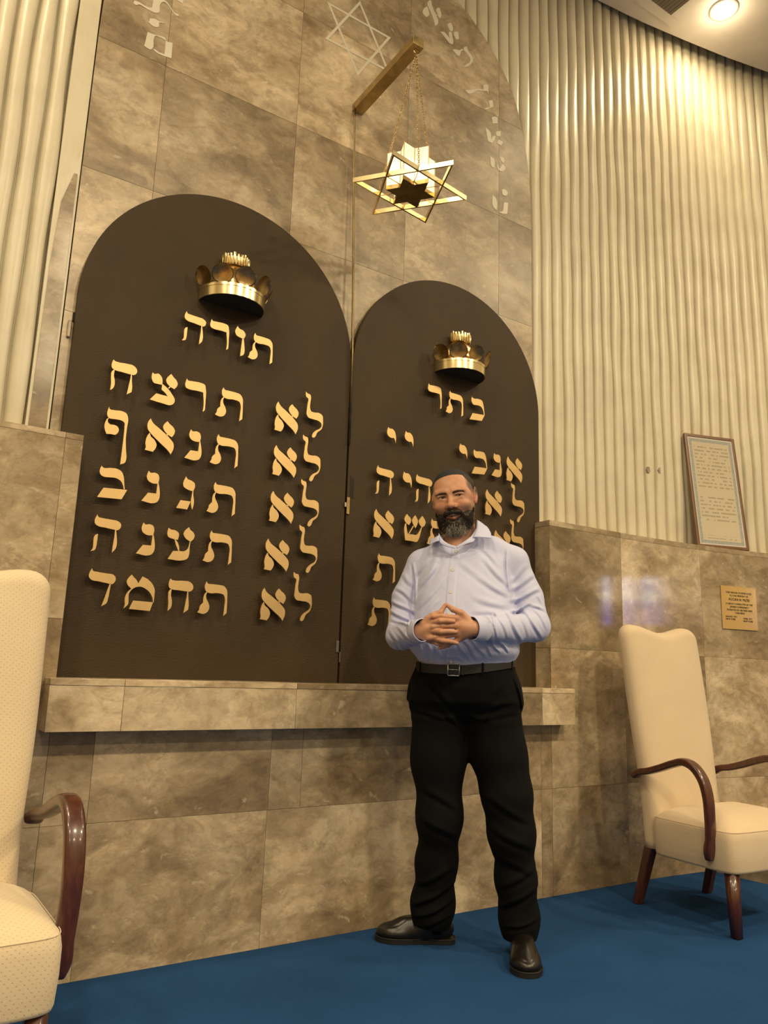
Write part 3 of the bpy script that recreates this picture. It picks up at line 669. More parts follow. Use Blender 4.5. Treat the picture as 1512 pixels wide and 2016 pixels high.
crown(D_L, 1.130, 2.605)
crown(D_R, 2.408, 2.590)
# seam hardware
def small(door, name, px0, px1, py0, py1, y0, y1, mat, lab=None):
    a = onY(px0, py1, 3.06); b = onY(px1, py0, 3.06); bm = bmesh.new(); add_box(bm, (a[0], y0, a[2]), (b[0], y1, b[2]), .0008); o = objw(name, bm, mat, door)
    if lab: o['label'] = lab
small(D_R, 'pull_slot_shade', 691.5, 697, 942, 981, 3.0585, 3.0615, M_DARK, 'dark plate painted as the shade in the pull slot')  # no hollow here, a thin dark plate gives the slot's shade
small(D_R, 'slot_edge', 689, 691, 937, 981, 3.0570, 3.0615, M_DOOR)
small(D_R, 'latch_plate', 680.5, 687.5, 980, 1012, 3.052, 3.0605, M_BRASS_OLD, 'worn brass latch plate at the seam')
small(D_L, 'latch_bolt', 676.5, 680.5, 990, 998, 3.050, 3.0605, M_STEEL, 'steel latch bolt')
small(D_L, 'edge_plate', 660.5, 666.5, 1262, 1284, 3.054, 3.0605, M_STEEL, 'bare metal edge plate low on the seam')
small(D_R, 'edge_plate', 666.5, 669, 1284, 1304, 3.054, 3.0605, M_STEEL, 'bare metal strip low on the seam')

# ---------------------------------------------------------------- eternal lamp on its bracket
LX, LY = 1.757, 2.588
br = empty('lamp_bracket', (1.752, 3.10, 3.90), label='square brass wall arm with a long thin brass rod running down between the ark doors', cat='bracket')
bm = bmesh.new(); add_box(bm, (1.722, 2.545, 3.912), (1.782, 3.098, 3.955), .002); objw('arm', bm, M_BRASS_OLD, br)
bm = bmesh.new(); pts = []
pt0, pt1 = onY(698, 232, 3.078), onY(694, 690, 3.045); 
add_tube(bm, [(pt0[0], 3.078, 3.93), (pt0[0], 3.078, pt0[2]), (pt1[0], 3.045, pt1[2]), (1.7625, 3.052, 2.1)], .0055, 10); objw('rod', bm, M_BRASS_ROD, br, smooth=True)
bm = bmesh.new()
def torus(bm, M4, R, r, n=10, m=6, sx=1.0):
    vs = [[bm.verts.new(M4 @ Vector(((R + r * math.cos(b)) * math.cos(a) * sx, r * math.sin(b), (R + r * math.cos(b)) * math.sin(a)))) for b in [2 * math.pi * j / m for j in range(m)]] for a in [2 * math.pi * i / n for i in range(n)]]
    for i in range(n):
        for j in range(m): bm.faces.new((vs[i][j], vs[(i + 1) % n][j], vs[(i + 1) % n][(j + 1) % m], vs[i][(j + 1) % m]))
torus(bm, Matrix.Translation((LX, 2.572, 3.899)), .013, .003, 16, 8); objw('hook', bm, M_BRASS, br, smooth=True)
lamp = empty('hanging_lamp', (LX, LY, 3.18), label='brass six-pointed star lamp with lit glass box, hanging on chains before the arch', cat='lamp')
a0 = math.radians(38.7)
def star_pts(R, n=6, off=0): return [Vector((R * math.cos(a0 + off + k * math.pi / 3), R * math.sin(a0 + off + k * math.pi / 3), 0)) for k in range(n)]
T6 = star_pts(.264)
for tri in (0, 1):
    bm = bmesh.new()
    P = [T6[(tri + 2 * k) % 6] for k in range(3)]; z0, z1 = (0, .022) if tri == 0 else (.0, .022)
    for s, (ro, ri) in enumerate(((1.0, .966),)):
        o_ = [p * ro for p in P]; i_ = [p * (1 - (.0075 * 2) / p.length) for p in P]
        v = [[bm.verts.new((q.x, q.y, z)) for q in L_] for L_ in (o_, i_) for z in (z0 + tri * .0004, z1 + tri * .0004)]
        for k in range(3):
            j = (k + 1) % 3
            bm.faces.new((v[0][k], v[0][j], v[1][j], v[1][k])); bm.faces.new((v[2][k], v[3][k], v[3][j], v[2][j]))
            bm.faces.new((v[0][k], v[2][k], v[2][j], v[0][j])); bm.faces.new((v[1][k], v[1][j], v[3][j], v[3][k]))
    obj('star_frame', bm, M_BRASS_BR, lamp)
S12 = []
for k in range(6):
    S12.append(T6[k] * (.112 / .264)); a = a0 + (k + .5) * math.pi / 3; r_ = .112 / math.sqrt(3); S12.append(Vector((r_ * math.cos(a), r_ * math.sin(a), 0)))
zb = -.012
bm = bmesh.new(); add_plate(bm, [(p.x, p.y) for p in S12], lambda x, y, t: (x, y, zb + t), .004)
obj('star_base', bm, M_BRASS_OLD, lamp)
bm = bmesh.new()
S12o = [p * 1.02 for p in S12]
for k in range(12):
    p, q = S12o[k], S12o[(k + 1) % 12]
    for z0, z1 in ((zb, zb + .020),):
        f = bm.faces.new([bm.verts.new((p.x, p.y, z0)), bm.verts.new((q.x, q.y, z0)), bm.verts.new((q.x, q.y, z1)), bm.verts.new((p.x, p.y, z1))])
bmesh.ops.remove_doubles(bm, verts=bm.verts, dist=1e-5); bmesh.ops.solidify(bm, geom=bm.faces[:], thickness=.002)
obj('glass_holder', bm, M_BRASS, lamp)
# spokes carrying the glass box inside the star frame
for k in range(6):
    bm = bmesh.new(); a = a0 + (k + .5) * math.pi / 3; u = Vector((math.cos(a), math.sin(a), 0)); add_tube(bm, [u * .062 + Vector((0, 0, .004)), u * .146 + Vector((0, 0, .004))], .0022, 6)
    obj('spoke', bm, M_BRASS, lamp)
t = NT('milky_lamp_glass'); c = t.coord()
gr = t.n('VectorMath', {0: c, 1: (0, 0, .075)}, operation='DISTANCE').outputs['Value']
t.set(color=(.95, .90, .76, 1), rough=.4, trans=.6, emit=(1.0, .88, .58, 1), emits=.22); M_MILK = t.m
bm = bmesh.new()
for k in range(12):
    p, q = S12[k] * .985, S12[(k + 1) % 12] * .985
    add_tube  # panels as thin upright sheets
    n = (q - p).cross(Vector((0, 0, 1))).normalized() * .0015
    vs = [bm.verts.new(v) for v in (Vector((p.x, p.y, zb + .004)), Vector((q.x, q.y, zb + .004)), Vector((q.x, q.y, .172)), Vector((p.x, p.y, .172)))]
    bm.faces.new(vs)
bmesh.ops.remove_doubles(bm, verts=bm.verts, dist=1e-5)
bmesh.ops.solidify(bm, geom=bm.faces[:], thickness=.0025)
obj('glass_star', bm, M_MILK, lamp)
bm = bmesh.new()
for k in range(12):
    p = S12[k] * 1.0; add_tube(bm, [(p.x, p.y, zb), (p.x, p.y, .174)], .0022, 6)
obj('leading', bm, M_BRASS_OLD, lamp)
bm = bmesh.new(); bmesh.ops.create_uvsphere(bm, u_segments=24, v_segments=16, radius=.024); bm.transform(Matrix.Translation((0, 0, .085)))
add_lathe(bm, [(.012, .02), (.013, .05), (.016, .066)], 20)
t = NT('bulb_glow'); t.set(color=(1, .8, .5, 1), emit=(1, .82, .5, 1), emits=30.0); obj('bulb', bm, t.m, lamp, smooth=True)
dl = bpy.data.lights.new('lamp_bulb_light', 'POINT'); dl.energy = 2.2; dl.color = (1, .82, .5); dl.shadow_soft_size = .03
lo = bpy.data.objects.new('lamp_bulb_light', dl); COL.objects.link(lo); lo.parent = lamp; lo.location = (0, 0, .115)
hook = Vector((0, 2.572 - LY, 3.885 - 3.18))
for k in (0, 2, 4):
    a = a0 + (k + .5 - 1) * math.pi / 3; e = Vector((.150 * math.cos(a), .150 * math.sin(a), .020))
    bm = bmesh.new(); L_ = (hook - e).length; n = int(L_ / .0125); dirv = (hook - e).normalized()
    qz = dirv.to_track_quat('X', 'Z').to_matrix().to_4x4()
    for i in range(n):
        pos = e + (hook - e) * ((i + .5) / n)
        torus(bm, Matrix.Translation(pos) @ qz @ Matrix.Rotation(math.pi / 2 * (i % 2), 4, 'X'), .0052, .0013, 8, 5, 1.45)
    obj('chain', bm, M_BRASS_OLD, lamp, smooth=True)

# ---------------------------------------------------------------- armchairs
def pillow_back():
    bm = bmesh.new(); NU, NS = 28, 44
    ztop = lambda u: 1.315 + .030 * math.cos(u * math.pi * 1.12 * 1.0 + math.pi) * 1.0 + .012 if abs(u) < .80 else None
    def zt(u):
        a = abs(u); base = 1.302 + .034 * (1 - math.cos(min(a, .72) / .72 * math.pi)) / 2
        if a > .72: q = (a - .72) / .28; base -= .070 * (1 - math.sqrt(max(0, 1 - q ** 2.4)))
        return base
    F_, B_ = [], []
    for j in range(NS + 1):
        s = j / NS; s = 1 - (1 - s) ** 1.5; fr, bk = [], []
        for i in range(NU + 1):
            u = -1 + 2 * i / NU; u = math.copysign(1 - (1 - abs(u)) ** 1.7, u)
            z = .27 + (zt(u) - .27) * s
            w = .262 + .012 * s - .012 * math.exp(-((z - .55) / .2) ** 2)
            lean = .205 + .115 * ((z - .27) / 1.05) + .02 * ((z - .27) / 1.05) ** 2
            ed = (max(0, 1 - abs(u) ** 9)) ** .42
            tp = 1.0; dzt = (zt(u) - z)
            if dzt < .045: tp = math.sqrt(max(0, 1 - (1 - dzt / .045) ** 2))
            th = .050 * ed * tp
            bulge = .020 * (1 - u * u) * (1 - (2 * s - 1) ** 4)
            x = u * w
            fr.append(bm.verts.new((x, lean - th - bulge, z))); bk.append(bm.verts.new((x, lean + th, z)))
        F_.append(fr); B_.append(bk)
    for G in (F_, B_):
        for j in range(NS):
            for i in range(NU): bm.faces.new((G[j][i], G[j][i + 1], G[j + 1][i + 1], G[j + 1][i]))
    for i in range(NU): bm.faces.new((F_[0][i], B_[0][i], B_[0][i + 1], F_[0][i + 1]))
    bmesh.ops.remove_doubles(bm, verts=bm.verts, dist=2e-4)
    return bm
def seat_bm():
    bm = bmesh.new(); N = 30; rings = []
    x0, y0, y1 = .285, -.275, .175
    def ring(z, ins, k=10):
        R_ = []
        for i in range(4 * N):
            a = 2 * math.pi * (i + .5) / (4 * N); c, s = math.cos(a), math.sin(a); e = 2 / k
            X = math.copysign(abs(c) ** e, c) * (x0 - ins); Y = math.copysign(abs(s) ** e, s) * ((y1 - y0) / 2 - ins) + (y0 + y1) / 2
            R_.append((X, Y, z))
        return R_
    spec = [(.255, .010), (.258, .003), (.268, 0.0), (.33, -.004), (.39, -.004), (.412, .000), (.420, .003), (.426, .010)]
    for z, ins in spec: rings.append(ring(z, ins))
    for q in range(1, 13):
        t_ = (q / 12) ** 1.4; ins = .010 + (.205) * t_; h = .426 + .064 * math.sin(math.pi / 2 * min(1, t_ * 1.25)) ** .75
        rings.append(ring(h, ins, 10 - 4 * t_))
    V = [[bm.verts.new(p) for p in r] for r in rings]
    for A, B in zip(V, V[1:]):
        for i in range(len(A)): bm.faces.new((A[i], A[(i + 1) % len(A)], B[(i + 1) % len(A)], B[i]))
    bm.faces.new(V[0][::-1]); bm.faces.new(V[-1])
    return bm
def arm_bm(sx):
    K = [(.252, .600), (.225, .614), (.16, .628), (.08, .652), (0, .680), (-.06, .694), (-.11, .680), (-.155, .635), (-.180, .56), (-.184, .48), (-.180, .40), (-.172, .345), (-.165, .300)]
    P = [tuple(v) for v in spline(K, False, 5)]
    n = len(P); bm = bmesh.new(); wid, thk = [], []
    pts = []; 
    for i, (y, z) in enumerate(P):
        f = i / (n - 1); x = .286 + .020 * math.sin(math.pi / 2 * min(1, f / .6))
        if f > .7: x -= .012 * ((f - .7) / .3) ** 1.5
        pts.append((sx * x, y, z))
        w = .0220 + .005 * math.sin(math.pi * f); 
        if f < .10: w += .006 * (1 - f / .10)
        if f > .86: w += .007 * math.sin((f - .86) / .14 * math.pi)
        wid.append(w)
    rings = add_tube(bm, pts, wid, 20, True, flat=(1.0, .66), up=lambda i: (1, 0, 0))
    return bm
def leg_bm(p0, p1, a, b):
    bm = bmesh.new(); P0, P1 = Vector(p0), Vector(p1)
    for k in range(1):
        top = [P0 + Vector((sx * a, sy * a, 0)) for sx, sy in ((-1, -1), (1, -1), (1, 1), (-1, 1))]; bot = [P1 + Vector((sx * b, sy * b, 0)) for sx, sy in ((-1, -1), (1, -1), (1, 1), (-1, 1))]
        A = [bm.verts.new(v) for v in top]; B = [bm.verts.new(v) for v in bot]
        for i in range(4): bm.faces.new((A[i], A[(i + 1) % 4], B[(i + 1) % 4], B[i]))
        bm.faces.new(A); bm.faces.new(B[::-1])
    bmesh.ops.recalc_face_normals(bm, faces=bm.faces)
    bmesh.ops.bevel(bm, geom=bm.edges[:], offset=.004, segments=3, affect='EDGES')
    return bm
def piping():
    bm = bmesh.new()
    pts = []
    for i in range(81):
        a = 2 * math.pi * i / 80 + .01; c, s = math.cos(a), math.sin(a); e = .2
        pts.append((math.copysign(abs(c) ** e, c) * .2835, math.copysign(abs(s) ** e, s) * .2235 - .05, .4225))
    add_tube(bm, pts, .0012, 6, False); return bm
def armchair(loc, rz, fab, label):
    r = empty('armchair', loc, rz, label=label, cat='chair')
    bk = obj('backrest', pillow_back(), fab, r, smooth=True)
    seat = obj('seat', seat_bm(), fab, r, smooth=True)
    obj('piping', piping(), fab, seat, smooth=True)
    for sx in (-1, 1):
        obj('armrest', arm_bm(sx), M_WOOD, r, smooth=True)
        obj('leg', leg_bm((sx * .243, -.232, .262), (sx * .246, -.243, 0), .024, .019), M_WOOD, r, auto=30)
        obj('leg', leg_bm((sx * .235, .215, .275), (sx * .246, .300, 0), .024, .019), M_WOOD, r, auto=30)
    return r
armchair((3.48, 2.36, 0), math.radians(-4), M_FAB, 'cream upholstered high-back armchair with dark wooden arms at the right of the man')
armchair((.190, 2.325, 0), math.radians(1), M_FAB_DOT, 'high-back armchair in dotted cream fabric, cut off by the left edge of the photo')

# ---------------------------------------------------------------- framed prayer sheet and brass plaque
BL = Vector((4.272, 2.965, 1.885)); BR = Vector((4.640, 2.848, 1.885))
ex = (BR - BL).normalized(); nrm = Vector((0, 0, 1)).cross(ex)    # points into the wall
ez = (Vector((0, 0, 1)) + nrm * .105).normalized(); ey = ez.cross(ex)
W_ = (BR - BL).length; H_ = .775
fr = bpy.data.objects.new('picture_frame', None); COL.objects.link(fr)
m = Matrix.Identity(4)
for i in range(3): m[i][0], m[i][1], m[i][2] = ex[i], ey[i], ez[i]
m.translation = BL; fr.matrix_world = m; fr.rotation_mode = 'XYZ'
tag(fr, 'brown framed Hebrew prayer sheet with blue border leaning on the marble ledge at the right', 'picture')
bm = bmesh.new(); w = .020
for a, b in (((0, 0), (w, H_)), ((W_ - w, 0), (W_, H_)), ((w, 0), (W_ - w, w)), ((w, H_ - w), (W_ - w, H_))):
    add_box(bm, (a[0], -.012, a[1]), (b[0], .010, b[1]), .003)
o = obj('frame', bm, M_FRAME, fr)
t = NT('prayer_sheet'); c = t.coord(); s = t.n('SeparateXYZ', {0: c}); X_, Z_ = s.outputs[0], s.outputs[2]
iw, ih = W_ - 2 * w, H_ - 2 * w
dx = t.math('MINIMUM', t.math('SUBTRACT', X_, w), t.math('SUBTRACT', W_ - w, X_)); dz = t.math('MINIMUM', t.math('SUBTRACT', Z_, w), t.math('SUBTRACT', H_ - w, Z_))
dd = t.math('MINIMUM', dx, dz)
inb = t.math('MULTIPLY', t.math('GREATER_THAN', dd, .010), t.math('LESS_THAN', dd, .030))
orn = t.n('TexVoronoi', {'Vector': c, 'Scale': 95.0, 'Randomness': .25}).outputs['Distance']
borderm = t.math('MULTIPLY', inb, t.math('LESS_THAN', orn, .52))
row = t.math('FRACT', t.math('MULTIPLY', Z_, 40.0)); line = t.math('LESS_THAN', t.math('ABSOLUTE', t.math('SUBTRACT', row, .5)), .2)
rid = t.math('FLOOR', t.math('MULTIPLY', Z_, 40.0))
cv = t.n('CombineXYZ', {'X': t.math('MULTIPLY', X_, 34.0), 'Y': t.math('MULTIPLY', rid, 3.7)}).outputs[0]
words = t.math('GREATER_THAN', t.noise(cv, 1.3, 0).outputs['Fac'], .46)
cv2 = t.n('CombineXYZ', {'X': t.math('MULTIPLY', X_, 330.0), 'Y': t.math('MULTIPLY', Z_, 330.0), 'Z': rid}).outputs[0]
strokes = t.math('GREATER_THAN', t.noise(cv2, 1.0, 1).outputs['Fac'], .45)
inz = t.math('MULTIPLY', t.math('GREATER_THAN', dd, .042), t.math('LESS_THAN', Z_, H_ - .07))
gap = t.math('MULTIPLY', t.math('GREATER_THAN', Z_, .355), t.math('LESS_THAN', Z_, .40)); gap2 = t.math('MULTIPLY', t.math('GREATER_THAN', Z_, .085), t.math('LESS_THAN', Z_, .17))
txt = t.math('MULTIPLY', t.math('MULTIPLY', t.math('MULTIPLY', line, words), strokes), t.math('MULTIPLY', inz, t.math('SUBTRACT', 1.0, t.math('ADD', gap, gap2))))
col = t.mix(t.math('MULTIPLY', txt, .75), (.72, .64, .48), (.30, .24, .16)); col = t.mix(t.math('MULTIPLY', t.math('LESS_THAN', dd, .009), .6), col, (.78, .78, .76)); col = t.mix(t.math('MULTIPLY', borderm, .8), col, (.30, .37, .42))
t.set(color=col, rough=.6); M_SHEET = t.m
bm = bmesh.new(); add_box(bm, (w - .002, -.0075, w - .002), (W_ - w + .002, -.005, H_ - w + .002)); obj('sheet', bm, M_SHEET, fr)
t = NT('frame_glass'); tr = t.n('BsdfTransparent'); gl = t.n('BsdfGlossy', {'Roughness': .03}); fre = t.n('Fresnel', {'IOR': 1.45})
mx = t.n('MixShader', {0: fre.outputs[0], 1: tr.outputs[0], 2: gl.outputs[0]}); t.t.links.new(mx.outputs[0], t.t.nodes['Material Output'].inputs['Surface'])
bm = bmesh.new(); bm.faces.new([bm.verts.new(p) for p in ((w - .002, -.010, w - .002), (W_ - w + .002, -.010, w - .002), (W_ - w + .002, -.010, H_ - w + .002), (w - .002, -.010, H_ - w + .002))]); obj('glass', bm, t.m, fr)
bm = bmesh.new(); add_box(bm, (.004, .0025, .004), (W_ - .004, .008, H_ - .004)); obj('backing', bm, M_FRAME, fr)

p0 = Vector((4.370, curve(YF, 4.370) - .001, 1.378)); p1 = Vector((4.662, curve(YF, 4.662) - .001, 1.378))
ex = (p1 - p0).normalized(); n_ = Vector((0, 0, 1)).cross(ex)
pl = bpy.data.objects.new('memorial_plaque', None); COL.objects.link(pl); m = Matrix.Identity(4)
for i in range(3): m[i][0], m[i][1], m[i][2] = ex[i], n_[i], (0, 0, 1)[i]
m.translation = p0; pl.matrix_world = m; tag(pl, 'polished brass memorial plaque on the marble wall above the right chair', 'plaque')
PW = (p1 - p0).length; PH = .268
bm = bmesh.new(); add_box(bm, (0, -.005, 0), (PW, -.0008, PH), .0008); obj('plate', bm, brass('plaque_brass', (.80, .62, .32), .06, 6, .08, .02), pl)
def text_mesh(txt, size, x, z, parent, mat, name='lettering', align='CENTER'):
    cu = bpy.data.curves.new('t', 'FONT'); cu.body = txt; cu.size = size; cu.align_x = align; cu.extrude = .0004; cu.offset = 0
    o = bpy.data.objects.new('t', cu); COL.objects.link(o); dg = bpy.context.evaluated_depsgraph_get(); me = bpy.data.meshes.new_from_object(o.evaluated_get(dg))
    bpy.data.objects.remove(o); me.transform(Matrix.Translation((x, -.0056, z)) @ Matrix.Rotation(math.pi / 2, 4, 'X')); me.materials.clear()
    return link(name, me, mat, parent)
M_ENGR = simple('engraved_black', (.05, .035, .02), .6)
for s_, sz, z in (('THIS HEKHAL IS DEDICATED', .0170, .222), ('TO THE MEMORY OF', .0165, .203), ('ALEGRA N. MIZRI', .0230, .178), ('A GREAT CHARACTER OF THE', .0165, .152), ('JEWISH COMMUNITY', .0165, .133), ('DONATED BY HIS WIFE AND', .0165, .114), ('CHILDREN', .0165, .096)):
    text_mesh(s_, sz, PW * .50, z, pl, M_ENGR)
text_mesh('AUGUST 1971\nNEW YORK', .0155, .028, .072, pl, M_ENGR, align='LEFT'); text_mesh('AVRIL 1971\nNEW YORK', .0155, .175, .065, pl, M_ENGR, align='LEFT')
# two old screw holes in the ribbed plaster
for i, (px, py) in enumerate(((1273, 926), (1293, 928))):
    x, _, z = onY(px, py, 3.10); y = rib_y(x) - .036
    bm = bmesh.new(); n = 14
    P = [(x + .014 * math.cos(2 * math.pi * k / n) * (1 + .15 * math.sin(3 * k)), z + .022 * math.sin(2 * math.pi * k / n)) for k in range(n)]
    add_plate(bm, P, lambda a, b, t: (a, y - .003 + t, b), .01)
    o = obj('wall_patch', bm, M_PATCH if 'M_PATCH' in globals() else globals().setdefault('M_PATCH', simple('grey_patch', (.30, .27, .21), .9, var=.3, vscale=60)), bpy.data.objects['wall_ribbed_right'])
# ---------------------------------------------------------------- the man: distance-field modelling, polygonised with surface nets
GX = np.array([2.03, 2.50]); R0 = float(np.hypot(*GX)); DV = GX / R0; RV = np.array([DV[1], -DV[0]])
def Lp(px, py, v=0.0):
    r = ray(px, py); k = (R0 + v) / (r[:2] @ DV); p = r * k
    return np.array([p[:2] @ RV, v, p[2] + H])
class Prim:
    def __init__(s, f, k=.01, op='u', col=0): s.f, s.k, s.op = f, k, op
def ell(c, r, k=.01, op='u', R=None):
    c = np.array(c, np.float32); r = np.array(r, np.float32)
    def f(P):
        q = P - c
        if R is not None: q = q @ R
        a = np.sqrt(((q / r) ** 2).sum(-1)); b = np.sqrt(((q / (r * r)) ** 2).sum(-1)) + 1e-6
        return a * (a - 1) / b
    return Prim(f, k, op)
def cap(a, b, ra, rb=None, k=.01, op='u', flat=None):
    a = np.array(a, np.float32); b = np.array(b, np.float32); rb = ra if rb is None else rb; ab = b - a; L2 = max(1e-9, float(ab @ ab))
    def f(P):
        t = np.clip(((P - a) @ ab) / L2, 0, 1); q = P - (a + t[..., None] * ab)
        return np.sqrt((q * q).sum(-1)) - (ra + (rb - ra) * t)
    return Prim(f, k, op)
def chainp(pts, rs, k=.01, op='u'): return [cap(pts[i], pts[i + 1], rs[i], rs[i + 1], k, op) for i in range(len(pts) - 1)]
def prof(keys, k=.02, pw=2.3):
    K = np.array(keys, np.float32); K = K[np.argsort(K[:, 0])]; zz = np.linspace(K[0, 0], K[-1, 0], 160)
    ks = np.ones(9) / 9
    C = [np.convolve(np.pad(np.interp(zz, K[:, 0], K[:, i]), 4, mode='edge'), ks, 'valid') for i in range(1, 5)]
    z0, z1 = K[0, 0], K[-1, 0]
    def f(P):
        z = P[..., 2]; cx, cy, rx, ry = [np.interp(z, zz, c) for c in C]
        q = (np.abs((P[..., 0] - cx) / rx) ** pw + np.abs((P[..., 1] - cy) / ry) ** pw) ** (1 / pw)
        return np.maximum((q - 1) * np.minimum(rx, ry), np.maximum(z0 - z, z - z1))
    return Prim(f, k)
def smin(a, b, k):
    h = np.maximum(k - np.abs(a - b), 0) / k; return np.minimum(a, b) - h * h * k * .25
def smax(a, b, k): return -smin(-a, -b, k)
def field(prims, xs, ys, zs, disp=None, B=20):
    D = np.full((len(xs), len(ys), len(zs)), .5, np.float32)
    for i in range(0, len(xs), B):
        for j in range(0, len(ys), B):
            for l in range(0, len(zs), B):
                X, Y_, Z = xs[i:i + B], ys[j:j + B], zs[l:l + B]
                c = np.array([[(X[0] + X[-1]) / 2, (Y_[0] + Y_[-1]) / 2, (Z[0] + Z[-1]) / 2]], np.float32)
                R = .5 * math.sqrt((X[-1] - X[0]) ** 2 + (Y_[-1] - Y_[0]) ** 2 + (Z[-1] - Z[0]) ** 2) + .02
                ac = []; near = False
                for p in prims:
                    d = float(p.f(c)[0])
                    if d < R + p.k + .015:
                        ac.append(p)
                        if p.op == 'u': near = True
                if not near: continue
                G = np.stack(np.meshgrid(X, Y_, Z, indexing='ij'), -1).astype(np.float32)
                d = None
                for p in ac:
                    v = p.f(G)
                    if p.op == 'u': d = v if d is None else smin(d, v, p.k)
                    elif d is not None: d = smax(d, -v, p.k)
                if disp is not None: d = disp(G, d)
                D[i:i + B, j:j + B, l:l + B] = d
    return D
def nets(D, xs, ys, zs):
    S = D < 0; nx, ny, nz = D.shape
    c = np.zeros((nx - 1, ny - 1, nz - 1), np.uint8)
    for a in (0, 1):
        for b in (0, 1):
            for e in (0, 1): c += S[a:nx - 1 + a, b:ny - 1 + b, e:nz - 1 + e]
    I, J, K = np.nonzero((c > 0) & (c < 8)); n = len(I)
    idx = np.full(c.shape, -1, np.int32); idx[I, J, K] = np.arange(n)
    cor = {(a, b, e): D[I + a, J + b, K + e] for a in (0, 1) for b in (0, 1) for e in (0, 1)}
    acc = np.zeros((n, 3), np.float32); cnt = np.zeros(n, np.float32)
    for p in cor:
        for ax in range(3):
            if p[ax]: continue
            q = list(p); q[ax] = 1; q = tuple(q); a, b = cor[p], cor[q]; m = (a < 0) != (b < 0)
            t = np.where(m, a / np.where(m, a - b, 1), 0); pos = np.tile(np.array(p, np.float32), (n, 1)); pos[:, ax] = t
            acc[m] += pos[m]; cnt[m] += 1
    fr = acc / cnt[:, None]
    co = []
    for arr, base, f in ((xs, I, fr[:, 0]), (ys, J, fr[:, 1]), (zs, K, fr[:, 2])): co.append(arr[base] * (1 - f) + arr[base + 1] * f)
    V = np.stack(co, -1); Fs = []
    sl = slice(1, -1)
    for ax in range(3):
        A = S[:-1] if ax == 0 else (S[:, :-1] if ax == 1 else S[:, :, :-1]); Bq = S[1:] if ax == 0 else (S[:, 1:] if ax == 1 else S[:, :, 1:])
        i, j, k = np.nonzero(A != Bq); o = [i, j, k]; sgn = A[i, j, k]
        u, w = [(1, 2), (2, 0), (0, 1)][ax]
        ok = (o[u] > 0) & (o[w] > 0) & (o[u] < D.shape[u] - 1) & (o[w] < D.shape[w] - 1); o = [q[ok] for q in o]; sgn = sgn[ok]
        def cell(du, dw):
            q = [x.copy() for x in o]; q[u] -= du; q[w] -= dw; return idx[q[0], q[1], q[2]]
        a, b, c_, d = cell(1, 1), cell(0, 1), cell(0, 0), cell(1, 0)
        Q = np.stack([a, b, c_, d], -1); Q[~sgn] = Q[~sgn][:, ::-1]; Fs.append(Q)
    Q = np.concatenate(Fs); Q = Q[(Q >= 0).all(1)]
    return V, Q
def relax(V, Q, it=1, lam=.5):
    for _ in range(it):
        S_ = np.zeros_like(V); n = np.zeros(len(V), np.float32)
        for a, b in ((0, 1), (1, 2), (2, 3), (3, 0)):
            np.add.at(S_, Q[:, a], V[Q[:, b]]); np.add.at(n, Q[:, a], 1); np.add.at(S_, Q[:, b], V[Q[:, a]]); np.add.at(n, Q[:, b], 1)
        V = V + lam * (S_ / np.maximum(n, 1)[:, None] - V)
    return V
def np_mesh(name, V, Q, mat, parent, colors=None, smooth=True):
    me = bpy.data.meshes.new(name); k = Q.shape[1]
    me.vertices.add(len(V)); me.vertices.foreach_set('co', V.astype(np.float32).ravel())
    me.loops.add(len(Q) * k); me.loops.foreach_set('vertex_index', Q.astype(np.int32).ravel())
    me.polygons.add(len(Q)); me.polygons.foreach_set('loop_start', np.arange(0, len(Q) * k, k, dtype=np.int32))
    me.update(calc_edges=True)
    if colors is not None:
        at = me.color_attributes.new('tone', 'FLOAT_COLOR', 'POINT'); at.data.foreach_set('color', np.concatenate([colors, np.ones((len(V), 1))], 1).astype(np.float32).ravel())
    me.polygons.foreach_set('use_smooth', [smooth] * len(Q)); me.update()
    return link(name, me, mat, parent)
def grid(lo, hi, h): return [np.arange(lo[i], hi[i] + h, h, dtype=np.float32) for i in range(3)]
def build(name, prims, lo, hi, h, mat, parent, disp=None, rel=1, colfn=None, axes=None):
    xs, ys, zs = axes if axes else grid(lo, hi, h)
    D = field(prims, xs, ys, zs, disp); V, Q = nets(D, xs, ys, zs); V = relax(V, Q, rel)
    return np_mesh(name, V, Q, mat, parent, colfn(V) if colfn else None), V, Q

man = empty('person', (GX[0], GX[1], 0), math.atan2(RV[1], RV[0]), label='bearded man in pale blue shirt, black trousers and skullcap standing with fingertips joined', cat='person')

# materials
def skin_mat():
    t = NT('skin'); c = t.coord(); a = t.n('Attribute', attribute_name='tone').outputs['Color']
    n = t.noise(c, 60, 5).outputs['Fac']; n2 = t.noise(c, 380, 3).outputs['Fac']
    col = t.mix(.7, a, t.ramp(n, [(.3, (.86, .80, .78)), (.7, (1.08, 1.08, 1.06))]), 'MULTIPLY')
    t.set(color=col, rough=.46, spec=.4, sss=.08, sssr=(1, .3, .15), ssss=.008, normal=t.bump(t.math('ADD', n, t.math('MULTIPLY', n2, .6)), .10, .0012))
    return t.m
M_SKIN = skin_mat()
def cloth_mat(name, col, rough, sc, bumpf=.2, crease=0):
    t = NT(name); c = t.coord(); w = t.noise(c, sc, 2).outputs['Fac']; n = t.noise(c, 9, 4).outputs['Fac']
    h = t.math('MULTIPLY', w, .3)
    cr = t.noise(t.n('Mapping', {'Vector': c, 'Scale': (16, 10, 8), 'Rotation': (.3, .6, .2)}).outputs[0], 1.0, 2, .5, .0).outputs['Fac']
    nb = t.bump(h, bumpf, .002)
    nd = t.n('Bump', {'Height': cr, 'Strength': crease, 'Distance': .012, 'Normal': nb}).outputs['Normal']
    t.set(color=t.ramp(n, [(.3, tuple(x * .95 for x in col)), (.7, col)]), rough=rough, spec=.3, sheen=.15, normal=nd)
    return t.m
